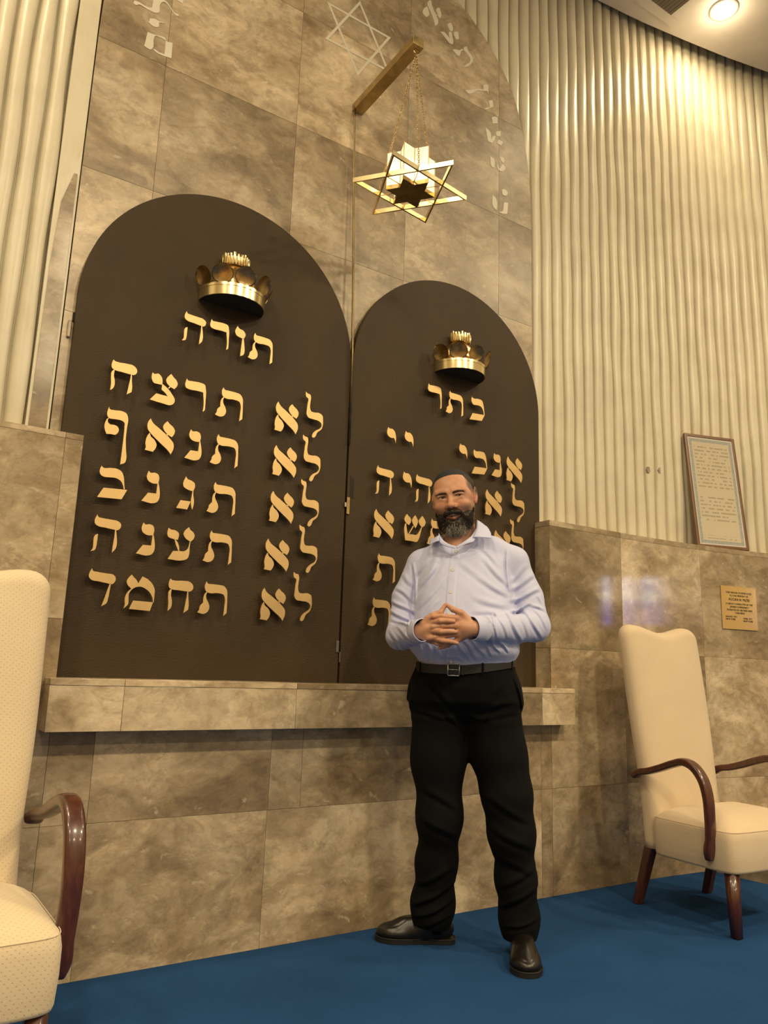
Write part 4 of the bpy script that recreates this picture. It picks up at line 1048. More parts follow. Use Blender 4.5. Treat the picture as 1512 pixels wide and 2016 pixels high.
M_SHIRT = cloth_mat('pale_blue_shirt_cotton', (.50, .53, .76), .8, 500, .2, .35)
M_PANTS = cloth_mat('black_trouser_twill', (.0042, .0044, .0046), .9, 600, .3, .35)
M_PANTS.node_tree.nodes['Principled BSDF'].inputs['Specular IOR Level'].default_value = .12; M_PANTS.node_tree.nodes['Principled BSDF'].inputs['Sheen Weight'].default_value = 0
M_BELT = simple('black_leather_belt', (.010, .009, .009), .5, bumps=(120, .3))
M_SHOE = simple('black_shoe_leather', (.0065, .005, .004), .34, bumps=(60, .15), coat=.08, coatr=.25)
M_SOLE = simple('shoe_sole', (.007, .006, .005), .6)
M_HAIR = None
def hair_mat(name):
    t = NT(name); a = t.n('Attribute', attribute_name='tone').outputs['Color']; t.set(color=a, rough=.5, spec=.35); return t.m
M_HAIR = hair_mat('hair')
M_CAP = simple('black_skullcap', (.014, .015, .018), .85, bumps=(700, .5, .002))

# head frame
HS = 1.085
def rotm(yaw, pitch, roll):
    y, p, r = map(math.radians, (yaw, pitch, roll))
    Rz = np.array([[math.cos(y), -math.sin(y), 0], [math.sin(y), math.cos(y), 0], [0, 0, 1]])
    Rx = np.array([[1, 0, 0], [0, math.cos(p), -math.sin(p)], [0, math.sin(p), math.cos(p)]])
    Ry = np.array([[math.cos(r), 0, -math.sin(r)], [0, 1, 0], [math.sin(r), 0, math.cos(r)]])
    return Ry @ Rx @ Rz
HR = rotm(-9, 8, 9.5)
EYE = Lp(886.5, 976, -.115)
HO = EYE - HR @ (np.array([0, -.088, .004]) * HS)
def hp(p): return HR @ (np.array(p, float) * HS) + HO
def he(c, r, k=.008, op='u'): return ell(hp(c), np.array(r) * HS, k * HS, op, HR.astype(np.float32))
def hc(a, b, ra, rb=None, k=.006, op='u'): return cap(hp(a), hp(b), ra * HS, (ra if rb is None else rb) * HS, k * HS, op)
def to_head(V): return ((V - HO) @ HR) / HS

head = [he((0, .018, .034), (.079, .096, .079), .01), he((0, -.028, .012), (.073, .066, .066), .03), he((0, -.030, -.040), (.069, .060, .072), .03),
        he((0, -.058, -.088), (.034, .030, .026), .03), he((0, .0, -.050), (.070, .05, .05), .03)]
for s in (-1, 1):
    head += [he((s * .040, -.066, -.034), (.029, .024, .022), .018), hc((s * .050, -.074, .021), (s * .014, -.086, .018), .010, .010, .014),
             he((s * .055, -.05, .0), (.022, .025, .02), .02)]
head += [hc((0, -.086, .010), (0, -.108, -.030), .0095, .0115, .010), he((0, -.113, -.0345), (.0150, .0125, .0115), .008)]
for s in (-1, 1): head += [he((s * .0160, -.101, -.037), (.0090, .011, .0090), .006)]
for s in (-1, 1):
    head += [he((s * .0335, -.100, .0015), (.0185, .017, .0115), .012, 's')]
    head += [he((s * .0325, -.0775, .001), (.0158, .0140, .0138), .004)]                 # lids over the eyeball
    head += [hc((s * .0195, -.089, .006), (s * .046, -.083, .006), .0042, .004, .006)]    # upper lid fold
    head += [hc((s * .022, -.088, -.0105), (s * .043, -.083, -.009), .0038, .0036, .006)] # lower lid, smiling bag
    head += [he((s * .0325, -.093, .0008), (.0140, .010, .0040), .0025, 's')]             # opening
    head += [hc((s * .0215, -.110, -.036), (s * .040, -.093, -.060), .0035, .004, .008, 's')]
    head += [he((s * .0075, -.112, -.0445), (.0038, .006, .003), .003, 's')]
    # ears
    head += [he((s * .0795, .010, .000), (.0075, .018, .031), .006), he((s * .085, .016, .006), (.006, .019, .028), .006), he((s * .081, .004, -.024), (.006, .009, .010), .006), he((s * .089, .009, .003), (.006, .0095, .018), .004, 's')]
head += [hc((-.026, -.090, -.0655), (0, -.1015, -.0675), .0048, .0058, .005), hc((.026, -.090, -.0655), (0, -.1015, -.0675), .0048, .0058, .005),
         hc((-.026, -.0870, -.0735), (0, -.0950, -.0820), .0040, .0048, .006), hc((.026, -.0870, -.0735), (0, -.0950, -.0820), .0040, .0048, .006),
         hc((-.0, -.104, -.0760), (.029, -.0900, -.0685), .0022, .0010, .003, 's'), hc((-.0, -.104, -.0760), (-.029, -.0900, -.0685), .0022, .0010, .003, 's')]
neck0 = hp((0, .035, -.05)); 
body = head + [cap(neck0, (-.02, .03, 1.56), .066, .072, .03), cap(hp((0, -.01, -.10)), (-.045, -.035, 1.555), .045, .04, .03),
               prof([(1.04, .003, .0, .150, .11), (1.3, 0, 0, .155, .115), (1.45, 0, 0, .15, .10), (1.56, -.01, .01, .11, .065), (1.585, -.02, .015, .08, .05)], .03)]
SHL, SHR = np.array([-.188, .02, 1.504]), np.array([.195, .02, 1.518])
ELL_, ELR = np.array([-.268, -.02, 1.195]), np.array([.284, -.03, 1.243])
WRL, WRR = Lp(826.8, 1242, -.298), Lp(930, 1237, -.310)
body += [cap(SHL, ELL_, .032, .028, .03), cap(SHR, ELR, .032, .028, .03), cap(ELL_, WRL, .036, .026, .02), cap(ELR, WRR, .036, .026, .02),
         cap((-.09, .02, 1.05), (-.09, .02, .55), .09, .055, .03), cap((.10, .02, 1.05), (.165, .0, .55), .09, .055, .03), cap((-.09, .02, .55), (-.112, .152, .09), .055, .028, .02), cap((.165, 0, .55), (.223, .087, .09), .055, .028, .02)]
# hands; pixel positions of the joints come from the crop of the photograph starting at (800,1160), enlarged 8.4 times
def q(x, y, v): return Lp(800 + x / 8.4, 1160 + y / 8.4, v)
fr_, fk = .0090, .0030
LH = {'i': [(840, 480, -.326), (590, 447, -.343), (450, 458, -.340), (368, 480, -.330)], 'm': [(850, 600, -.328), (590, 606, -.343), (440, 626, -.341), (335, 645, -.332)],
      'r': [(860, 730, -.322), (620, 775, -.336), (480, 796, -.337), (372, 815, -.330)], 'p': [(860, 830, -.312), (720, 905, -.322), (620, 945, -.322), (545, 975, -.316)]}
RHn = {'i': [(400, 560, -.325), (560, 527, -.352), (690, 523, -.352), (785, 533, -.342)], 'm': [(385, 680, -.327), (570, 703, -.352), (700, 697, -.352), (812, 706, -.342)],
       'r': [(400, 790, -.323), (590, 850, -.344), (730, 866, -.345), (838, 892, -.336)], 'p': [(420, 850, -.312), (520, 900, -.326), (620, 925, -.322), (700, 940, -.312)]}
wl, wr = q(225, 690, -.300), q(1075, 650, -.312)
for Hn, w_, up_ in ((LH, wr, -1), (RHn, wl, 1)):
    for f_, P_ in Hn.items():
        J = [q(*p) for p in P_]
        s_ = {'i': 1.0, 'm': 1.05, 'r': 1.0, 'p': .86}[f_]
        body += [cap(w_ + (J[0] - w_) * .15, J[0], .0175, .0128, .012)]
        body += [cap(J[0], J[1], fr_ * 1.30 * s_, fr_ * 1.10 * s_, fk), cap(J[1], J[2], fr_ * 1.12 * s_, fr_ * .98 * s_, fk), cap(J[2], J[3], fr_ * .98 * s_, fr_ * .82 * s_, fk)]
body += [cap(wr, q(960, 640, -.322), .027, .024, .015), cap(wl, q(300, 690, -.312), .026, .022, .015), ell(q(960, 650, -.318), (.030, .017, .036), .015), ell(q(345, 680, -.316), (.024, .019, .040), .015)]
tl = [q(1000, 500, -.318), q(905, 392, -.328), q(770, 335, -.330), q(672, 258, -.322)]; tr_ = [q(290, 560, -.315), q(430, 440, -.322), q(570, 385, -.325), q(643, 262, -.320)]
for T_ in (tl, tr_): body += [cap(T_[0], T_[1], .0165, .0125, .012), cap(T_[1], T_[2], .0120, .0105, .004), cap(T_[2], T_[3], .0108, .0072, .004)]
def skin_col(V):
    h = to_head(V); x, y, z = h[:, 0], h[:, 1], h[:, 2]; ax = np.abs(x)
    base = np.tile(np.array([.485, .255, .155]), (len(V), 1))
    def blend(m, c):
        nonlocal base
        m = np.clip(m, 0, 1)[:, None]; base = base * (1 - m) + np.array(c) * m
    hd = (z > -.13) & (V[:, 2] > 1.5)
    g = lambda cx, cy, cz, r: np.exp(-(((ax - cx) / r[0]) ** 2 + ((y - cy) / r[1]) ** 2 + ((z - cz) / r[2]) ** 2)) * hd
    blend(.45 * g(.043, -.085, -.03, (.02, .04, .02)), (.50, .20, .13)); blend(.45 * g(0, -.12, -.036, (.02, .03, .014)), (.50, .20, .13))
    blend(.5 * (ax > .076) * hd * (z < .05), (.55, .22, .16))
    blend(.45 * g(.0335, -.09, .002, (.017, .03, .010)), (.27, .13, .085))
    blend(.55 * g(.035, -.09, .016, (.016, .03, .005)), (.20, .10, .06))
    blend(.8 * ((np.abs(z - .0046 + 14 * (ax - .0325) ** 2) < .0015) & (np.abs(ax - .0325) < .013) & (y < -.07) & hd), (.05, .025, .018))
    lip = (np.abs(z + .0760 - 9 * x * x) < .0115 - 8 * x * x) & (y < -.085) & (ax < .027); blend(.55 * lip, (.34, .14, .10))
    blend(.9 * ((np.abs(z + .0760 - 8.5 * x * x) < .0014) & (ax < .027) & (y < -.080) & hd), (.10, .035, .025))
    blend(.75 * hd * (y < -.05) * np.clip((-z - .0845) / .004, 0, 1), (.075, .050, .035))
    stub = hd * (y < .0) * np.clip((-z - .028) / .02, 0, 1) * np.clip((ax - .03) / .02, 0, 1); blend(.5 * stub, (.14, .10, .075))
    blend(.85 * hd * np.clip((ax - .058) / .010, 0, 1) * (y > -.060) * np.clip((z + .005) / .02, 0, 1), (.07, .052, .038))
    blend(.25 * g(.0, -.08, .068, (.009, .05, .010)), (.25, .12, .08))
    hand = V[:, 2] < 1.4; nb = hand * (np.sin(V[:, 0] * 900) * 0); 
    for P_ in list(LH.values()) + list(RHn.values()):
        for p in (P_[1], P_[2]):
            c = q(*p); blend(.35 * np.exp(-((V - c) ** 2).sum(1) / .0085 ** 2), (.40, .17, .11))
        c = q(*P_[3]); blend(.4 * np.exp(-((V - c) ** 2).sum(1) / .011 ** 2), (.58, .30, .22))
    return base
zs = [0.04]
while zs[-1] < 1.93: z_ = zs[-1]; zs.append(z_ + (.0019 if (1.60 < z_ < 1.93) or (1.135 < z_ < 1.33) else (.004 if 1.52 < z_ < 1.62 or 1.1 < z_ < 1.36 else .011)))
ax_ = [np.arange(-.34, .345, .0024, dtype=np.float32), np.arange(-.375, .20, .0024, dtype=np.float32), np.array(zs, np.float32)]
person_body, BV, BQ = build('body', body, None, None, None, M_SKIN, man, colfn=skin_col, axes=ax_, rel=1)
person_body.name = 'body'

# eyes
def eye_mat():
    t = NT('eye'); c = t.coord(); d = t.n('VectorMath', {0: c, 1: (0, -.0135, 0)}, operation='DISTANCE').outputs['Value']
    col = t.ramp(t.math('MULTIPLY', d, 100.0), [(.0, (.01, .006, .004)), (.25, (.012, .008, .005)), (.30, (.045, .022, .012)), (.53, (.035, .018, .010)), (.60, (.50, .45, .40))])
    t.set(color=col, rough=.12, coat=.6, coatr=.05); return t.m
M_EYE = eye_mat()
for s in (-1, 1):
    bm = bmesh.new(); bmesh.ops.create_uvsphere(bm, u_segments=32, v_segments=20, radius=.0131 * HS)
    o = obj('eyeball', bm, M_EYE, man, smooth=True); o.location = Vector(hp((s * .0325, -.0755, .0005))); o.rotation_euler = (math.radians(9), 0, math.radians(2))
# hair, beard, brows
rg = np.random.default_rng(7)
def vnoise(P, f, seed=0):
    s = 0; r = np.random.default_rng(seed)
    for i in range(7):
        k = r.normal(size=3); k = k / np.linalg.norm(k) * f * (0.7 + .9 * r.random()); s = s + np.sin(P @ k.astype(np.float32) + r.random() * 6.28)
    return s / 7
def strands(name, roots, dirs, lens, rad, cols, mat, parent, curl=.25, nseg=4, bend=None):
    n = len(roots); side = np.cross(dirs, rg.normal(size=(n, 3))); side /= np.linalg.norm(side, axis=1)[:, None] + 1e-9; up = np.cross(dirs, side)
    nodes = []; phase = rg.random(n) * 6.28
    for k in range(nseg):
        t = k / (nseg - 1); p = roots + dirs * (lens * t)[:, None] + side * (np.sin(phase + t * 3) * curl * lens * t)[:, None]
        if bend is not None: p = p + bend * (lens * t * t)[:, None]
        nodes.append(p)
    V, Q_ = [], []
    for k in range(nseg):
        w = (rad * (1 - .75 * k / (nseg - 1)))
        for a in range(3):
            th = a * 2.0944; V.append(nodes[k] + (side * math.cos(th) + up * math.sin(th)) * w)
    V = np.stack(V, 1); m = nseg * 3
    base = (np.arange(n) * m)[:, None]
    for k in range(nseg - 1):
        for a in range(3):
            b = (a + 1) % 3; Q_.append(np.concatenate([base + k * 3 + a, base + k * 3 + b, base + (k + 1) * 3 + b, base + (k + 1) * 3 + a], 1))
    return V.reshape(-1, 3), np.concatenate(Q_), np.repeat(cols, m, 0)
def normals(V, Q_):
    n = np.zeros_like(V); a = np.cross(V[Q_[:, 2]] - V[Q_[:, 0]], V[Q_[:, 3]] - V[Q_[:, 1]])
    for i in range(4): np.add.at(n, Q_[:, i], a)
    return n / (np.linalg.norm(n, axis=1)[:, None] + 1e-9)
def two(name, parts, mat, parent):
    V = []; Q_ = []; Cc = []; o = 0
    for v, q_, c in parts: V.append(v); Q_.append(q_ + o); Cc.append(c); o += len(v)
    return np_mesh(name, np.concatenate(V), np.concatenate(Q_), mat, parent, np.concatenate(Cc))
beard = [he((0, -.046, -.090), (.056, .050, .038), .01), he((0, -.070, -.104), (.046, .032, .032), .02), he((0, -.066, -.120), (.038, .026, .018), .02)]
for s in (-1, 1):
    beard += [hc((s * .0725, -.018, -.012), (s * .0655, -.028, -.055), .0040, .0060, .012), hc((s * .062, -.030, -.055), (s * .045, -.050, -.098), .0075, .018, .02), he((s * .049, -.058, -.080), (.017, .022, .026), .015),
              hc((0, -.1060, -.0580), (s * .022, -.0985, -.0610), .0085, .0088, .005), hc((s * .022, -.0985, -.0605), (s * .047, -.078, -.083), .0085, .010, .008)]
beard += [he((0, -.130, -.0785), (.0350, .058, .0080), .004, 's'), he((.023, -.130, -.0745), (.0140, .055, .0062), .004, 's'), he((-.023, -.130, -.0745), (.0140, .055, .0062), .004, 's'), he((.0, -.125, -.0870), (.0245, .042, .0092), .004, 's'), he((0, -.094, -.106), (.010, .012, .009), .006), he((0, .075, -.09), (.1, .075, .2), .02, 's')]
def beard_disp(G, d): return d + .0022 * vnoise(G, 420, 3).astype(np.float32) + .0022 * vnoise(G, 190, 4).astype(np.float32)
def grey(V, n=None):
    h = to_head(V); x, z = h[:, 0], h[:, 2]
    m = np.exp(-(np.abs(x) / .034) ** 2.2) * np.clip((-z - .092) / .022, 0, 1) * (.45 + .55 * np.sin(x * 330 + 1.0) ** 2) + .9 * np.exp(-((np.abs(x) - .028) / .012) ** 2) * np.clip((-z - .108) / .02, 0, 1)
    return np.clip(m, 0, 1)
def beard_col(V):
    m = grey(V) * (.5 + .5 * np.sin(V[:, 0] * 900 + 3 * np.sin(V[:, 2] * 400))) * .45
    return np.array([.016, .011, .007]) * (1 - m[:, None]) + np.array([.40, .37, .30]) * m[:, None]
cb = hp((0, -.05, -.08)); lo = cb - .13; hi = cb + .13
xs, ys, zz = grid(lo, hi, .0025); D = field(beard, xs, ys, zz, beard_disp); Vb, Qb = nets(D, xs, ys, zz); Vb = relax(Vb, Qb, 1)
Nb = normals(Vb, Qb); hb = to_head(Vb)
cand = np.nonzero((hb[:, 1] < .0) & ~((np.abs(hb[:, 0]) < .035) & (hb[:, 2] < -.0660 + 6 * hb[:, 0] ** 2) & (hb[:, 2] > -.0930 + 8 * hb[:, 0] ** 2)))[0]; sel = rg.choice(cand, 7500)
rt = Vb[sel] - Nb[sel] * .001; hs = to_head(rt); dn = HR @ np.array([0, -.15, -1.0])
out_ = HR @ np.array([1.0, 0, 0]); must = (hs[:, 2] > -.072) & (np.abs(hs[:, 0]) < .040)
sx = np.sign(hs[:, 0])[:, None]
dirs = Nb[sel] * .35 + dn * .9 + rg.normal(size=(len(sel), 3)) * .22; dirs[must] += (sx * out_)[must] * .8
dirs /= np.linalg.norm(dirs, axis=1)[:, None]
ln = .007 + .012 * np.clip((-hs[:, 2] - .06) / .08, 0, 1) * rg.random(len(sel)) + .004 * rg.random(len(sel)); ln[must] = .0055
gm = (rg.random(len(sel)) < grey(rt) * .85)[:, None]
cs = np.where(gm, np.array([.62, .58, .47]) * (.5 + .7 * rg.random((len(sel), 1))), np.array([.020, .013, .008]) * (.6 + 1.3 * rg.random((len(sel), 1))))
sv = strands('b', rt, dirs, ln, np.full(len(sel), .00055)[:, None], cs, None, None, .35)
two('beard', [(Vb, Qb, beard_col(Vb)), sv], M_HAIR, man)
# short hair at the sides and back
def hair_f(P):
    h = ((P - HO.astype(np.float32)) @ HR.astype(np.float32)) / HS
    x, y, z = h[..., 0], h[..., 1], h[..., 2]
    e = np.array([.0850, .1010, .0835]); qn = (h - np.array([0, .018, .034])) / e; r = np.sqrt((qn ** 2).sum(-1)); d = (r - 1) * .085
    m = np.maximum.reduce([-(y + .060 - .45 * np.maximum(0, .055 - z)) , -(z + .035 + .9 * np.maximum(0, y - .02) * .6), -(np.abs(x) - .0655 + 1.6 * np.maximum(0, y + .045)), z - (.092 - .4 * (y + .075) + .13 * x)])
    return np.maximum(d, m) * HS
ch = hp((0, .01, .05)); xs, ys, zz = grid(ch - .135, ch + .135, .003); D = field([Prim(hair_f, .01)], xs, ys, zz); Vh, Qh = nets(D, xs, ys, zz); Vh = relax(Vh, Qh, 1)
Nh = normals(Vh, Qh); sel = rg.choice(len(Vh), 5000); rt = Vh[sel] - Nh[sel] * .001; dirs = Nh[sel] * .5 + HR @ np.array([0, .5, -.6]) + rg.normal(size=(5000, 3)) * .2; dirs /= np.linalg.norm(dirs, axis=1)[:, None]
sv = strands('h', rt, dirs, .004 + .003 * rg.random(5000), np.full(5000, .0005)[:, None], np.tile([[.030, .022, .016]], (5000, 1)), None, None, .1, 3)
two('hair', [(Vh, Qh, np.tile([[.022, .017, .013]], (len(Vh), 1))), sv], M_HAIR, man)
HB = to_head(BV)
for s in (-1, 1):
    n = 300; bx = HB[:, 0] * s; tt = (bx - .010) / .044; zc = .0130 + .0050 * np.sin(np.clip(tt, 0, 1) * 2.5) - .004 * tt ** 2; hw = .0034 - .0020 * np.clip(tt, 0, 1)
    cd = np.nonzero((tt > 0) & (tt < 1) & (HB[:, 1] < -.04) & (np.abs(HB[:, 2] - zc) < hw))[0]
    pick = rg.choice(cd, n); rt = BV[pick] + rg.normal(size=(n, 3)) * .0006
    d_ = np.tile(HR @ np.array([s * 1., .10, .12]), (n, 1)) + rg.normal(size=(n, 3)) * .10; d_ += (HR @ np.array([0, -.16, 0]))
    v, q_, c_ = strands('e', rt, d_ / np.linalg.norm(d_, axis=1)[:, None], np.full(n, .0062), np.full(n, .00040)[:, None], np.tile([[.075, .046, .028]], (n, 1)), None, None, .1, 3)
    np_mesh('eyebrow', v, q_, M_HAIR, man, c_)
# skullcap
def cap_f(P):
    h = ((P - HO.astype(np.float32)) @ HR.astype(np.float32)) / HS
    y, z = h[..., 1], h[..., 2]; e = np.array([.0825, .1000, .0835]); qn = (h - np.array([0, .018, .034])) / e; d = (np.sqrt((qn ** 2).sum(-1)) - 1) * .086
    pl = (.0885 - .42 * (y + .075) + .14 * h[..., 0]) - z
    return smax(d, pl, .004) * HS
capo, _, _ = build('skullcap', [Prim(cap_f, .01)], hp((0, .02, .07)) - .13, hp((0, .02, .07)) + .13, .0026, M_CAP, man)
capo['label'] = 'black skullcap'

# shirt
FOLDS = []
def fold(x0, y0, x1, y1, amp, w, v=-.12): a, b = Lp(x0, y0, v), Lp(x1, y1, v); FOLDS.append((np.array([a[0], a[2]], np.float32), np.array([b[0], b[2]], np.float32), amp, w))
def apply_folds(G, d, folds, vmax):
    P = G[..., (0, 2)]; lo_, hi_ = P.reshape(-1, 2).min(0), P.reshape(-1, 2).max(0); msk = np.clip((vmax - G[..., 1]) / .05, 0, 1)
    for a, b, amp, w in folds:
        if (np.minimum(a, b) - 5 * w > hi_).any() or (np.maximum(a, b) + 5 * w < lo_).any(): continue
        ab = b - a; L2 = ab @ ab; n_ = np.array([-ab[1], ab[0]]) / math.sqrt(L2)
        if n_[1] > 0 or (abs(n_[1]) < .2 and n_[0] > 0): n_ = -n_
        t0 = ((P - a) @ ab) / L2; t_ = np.clip(t0, 0, 1); along = np.clip(1 - np.abs(t0 - t_) * math.sqrt(L2) / (1.5 * w), 0, 1) * np.sin(np.pi * np.clip(t_ * .86 + .07, 0, 1)) ** .7
        sd = (P - a) @ n_ + .003 * np.sin(t0 * 5 + a[0] * 90)
        h = np.exp(-(sd / w) ** 2) - .85 * np.exp(-((sd - 1.55 * w) / (.8 * w)) ** 2)
        d = d - amp * h * along * msk
    return d
for f_ in [ # right sleeve: crook of the elbow, forearm, upper arm
    (1004, 1204, 1046, 1186, .008, .007), (1046, 1186, 1078, 1200, .006, .007), (975, 1208, 996, 1255, .004, .006), (994, 1206, 1026, 1262, .006, .008), (1014, 1200, 1040, 1250, .004, .007), (1030, 1196, 1068, 1252, .007, .008), (1054, 1196, 1080, 1236, .004, .006),
    (1004, 1182, 1064, 1156, .008, .009), (1003, 1160, 1056, 1126, .006, .010), (1006, 1140, 1040, 1108, .004, .010), (999, 1075, 1004, 1175, .007, .006), (968, 1212, 974, 1258, .005, .004), (1062, 1170, 1080, 1195, .005, .008),
    # left sleeve
    (764, 1176, 814, 1204, .008, .008), (762, 1196, 816, 1226, .009, .008), (770, 1216, 818, 1240, .007, .007), (776, 1150, 812, 1180, .006, .009), (790, 1125, 812, 1150, .004, .010), (768, 1240, 792, 1282, .006, .008), (784, 1236, 822, 1270, .006, .007), (812, 1105, 818, 1185, .007, .006), (806, 1215, 812, 1262, .004, .004),
    # chest
    (818, 1165, 862, 1105, .006, .011), (826, 1196, 880, 1135, .005, .011), (832, 1215, 862, 1185, .004, .009), (1000, 1150, 955, 1102, .006, .011), (1000, 1172, 945, 1140, .006, .012), (998, 1195, 935, 1180, .005, .013), (985, 1210, 930, 1205, .004, .010), (852, 1092, 815, 1125, .004, .012), (950, 1075, 985, 1112, .005, .011), (905, 1100, 950, 1145, .003, .014), (862, 1080, 840, 1150, .003, .012),
    # gathers above the belt
    (898, 1262, 922, 1298, .008, .006), (914, 1262, 938, 1296, .008, .006), (932, 1262, 952, 1292, .008, .006), (950, 1264, 968, 1290, .007, .006), (966, 1264, 982, 1286, .007, .005), (982, 1266, 1000, 1282, .007, .005), (882, 1276, 886, 1306, .005, .006), (862, 1272, 870, 1302, .007, .007), (844, 1270, 854, 1300, .006, .006), (828, 1270, 840, 1298, .006, .006), (870, 1290, 912, 1300, .005, .006)]: fold(*f_)
pk = [Lp(897, 1083, -.11), Lp(891, 1121, -.17), Lp(887, 1165, -.20), Lp(885, 1250, -.20), Lp(888, 1308, -.16)]
pz = np.array([p[2] for p in pk])[::-1].copy(); pu = np.array([p[0] for p in pk])[::-1].copy()
def shirt_disp(G, d):
    d = apply_folds(G, d, FOLDS, .02)
    u, v, z = G[..., 0], G[..., 1], G[..., 2]
    s = np.abs(u - np.interp(z, pz, pu)); arm = (z > 1.06) & (v < -.05) & (v > -.24)
    d = d - np.where(arm, .0020 * np.clip((.0175 - s) / .0025, 0, 1) - .0012 * np.exp(-((s - .0185) / .002) ** 2), 0)
    d = d + .0030 * vnoise(G, 34, 11).astype(np.float32) + .0009 * vnoise(G, 110, 12).astype(np.float32)
    return d
shirt = [prof([(1.062, .004, -.002, .182, .146), (1.098, .004, -.006, .186, .152), (1.118, .004, -.018, .200, .164), (1.145, -.002, -.030, .222, .178), (1.18, -.002, -.034, .216, .180), (1.25, .000, -.036, .207, .176), (1.36, -.006, -.018, .204, .160), (1.45, -.004, .0, .198, .138), (1.52, -.003, .008, .180, .115), (1.57, -.010, .015, .125, .092), (1.612, -.028, .022, .078, .075)], .03, 2.4),
         cap((-.05, .02, 1.575), SHL + [.006, 0, .0], .048, .058, .04), cap((.0, .02, 1.600), (.105, .015, 1.562), .048, .056, .03), cap((.105, .015, 1.566), SHR, .058, .066, .03),
         cap(SHL, (-.243, .015, 1.36), .061, .060, .02), cap((-.243, .015, 1.36), ELL_ + [.004, 0, .008], .060, .057, .02), cap(SHR, (.250, .015, 1.37), .062, .066, .02), cap((.250, .015, 1.37), ELR + [-.008, 0, .010], .066, .060, .02)]
fl, fr2 = Lp(820, 1241, -.275), Lp(962, 1235, -.275)
dL, dR = (wl - ELL_) / np.linalg.norm(wl - ELL_), (wr - ELR) / np.linalg.norm(wr - ELR); fl, fr2 = wl - dL * .052, wr - dR * .062
shirt += [cap(ELL_ + [0, 0, .006], fl, .056, .041, .02), cap(ELR + [-.004, 0, .008], (ELR + fr2) / 2, .060, .052, .02), cap((ELR + fr2) / 2, fr2, .052, .0435, .02)]
shirt += [cap((-.028, -.03, 1.72), (-.030, -.028, 1.618), .078, .066, .006, 's'), cap((-.035, -.045, 1.64), Lp(897, 1074, -.115), .055, .012, .006, 's')]
so, SV, SQ = build('shirt', shirt, (-.38, -.37, 1.055), (.40, .17, 1.69), .0034, M_SHIRT, man, shirt_disp)
so['label'] = 'pale blue long-sleeved dress shirt'
# cuffs
def tube_between(name, a, b, ra, rb, mat, squash=.88, th=.0022, lip=True):
    a, b = Vector(a), Vector(b); ax = (b - a).normalized(); s = ax.cross(Vector((0, 0, 1))).normalized(); u_ = s.cross(ax); bm = bmesh.new(); N = 40; rows = []
    L_ = (b - a).length
    pr = [(0, ra - th), (0, ra), (L_ * .5, (ra + rb) / 2 + .0012), (L_ - .003, rb), (L_, rb - th * .6), (L_ - .001, rb - th * 1.6), (L_ * .4, (ra + rb) / 2 - th)]
    for t_, r_ in pr:
        rows.append([bm.verts.new(a + ax * t_ + (s * math.cos(k * 2 * math.pi / N) * squash + u_ * math.sin(k * 2 * math.pi / N)) * r_ * (1 + .012 * math.sin(k * .9 + t_ * 60))) for k in range(N)])
    for A, B in zip(rows, rows[1:]):
        for k in range(N): bm.faces.new((A[k], A[(k + 1) % N], B[(k + 1) % N], B[k]))
    return obj(name, bm, mat, man, smooth=True)
tube_between('cuff', wl - dL * .060, wl + dL * .036, .0445, .0435, M_SHIRT)
tube_between('cuff', wr - dR * .070, wr - dR * .002, .0480, .0455, M_SHIRT)
# collar
def patch(name, C4, mat, bulge=.0, th=.003, n=8):
    a, b, c, d = [Vector(x) for x in C4]; bm = bmesh.new(); G = []
    nr = (b - a).cross(d - a).normalized()
    for i in range(n + 1):
        row = []
        for j in range(n + 1):
            s, t_ = i / n, j / n; p = a * (1 - s) * (1 - t_) + b * s * (1 - t_) + c * s * t_ + d * (1 - s) * t_
            row.append(bm.verts.new(p + Vector((0, -1, .35)).normalized() * bulge * math.sin(math.pi * s) ** .8 * (1 - t_ * .6)))
        G.append(row)
    for i in range(n):
        for j in range(n): bm.faces.new((G[i][j], G[i + 1][j], G[i + 1][j + 1], G[i][j + 1]))
    bmesh.ops.recalc_face_normals(bm, faces=bm.faces); bmesh.ops.solidify(bm, geom=bm.faces[:], thickness=th)
    return bm
def k8(x, y, v): return Lp(820 + x / 8.4, 900 + y / 8.4, v)
def collar_leaf(inner, outer, name='collar'):
    """strip between the folded top edge (inner) and the free edge (outer)"""
    n = len(inner); bm = bmesh.new(); A = spline3(inner, 6); B = spline3(outer, 6); rows = []
    m = min(len(A), len(B)); K = 8
    for i in range(m):
        rows.append([bm.verts.new(A[i].lerp(B[i], j / K) + Vector((0, -1, .5)).normalized() * .005 * math.sin(math.pi * (j / K) ** .6)) for j in range(K + 1)])
    for P_, Q__ in zip(rows, rows[1:]):
        for j in range(K): bm.faces.new((P_[j], P_[j + 1], Q__[j + 1], Q__[j]))
    bmesh.ops.recalc_face_normals(bm, faces=bm.faces); bmesh.ops.solidify(bm, geom=bm.faces[:], thickness=.0028)
    return obj(name, bm, M_SHIRT, man, smooth=True)
def spline3(P, n):
    P = [Vector(p) for p in P]; out = []
    for i in range(len(P) - 1):
        p0 = P[max(i - 1, 0)]; p1 = P[i]; p2 = P[i + 1]; p3 = P[min(i + 2, len(P) - 1)]
        for k in range(n):
            t = k / n; out.append(.5 * ((2 * p1) + (p2 - p0) * t + (2 * p0 - 5 * p1 + 4 * p2 - p3) * t * t + (-p0 + 3 * p1 - 3 * p2 + p3) * t ** 3))
    out.append(P[-1]); return out
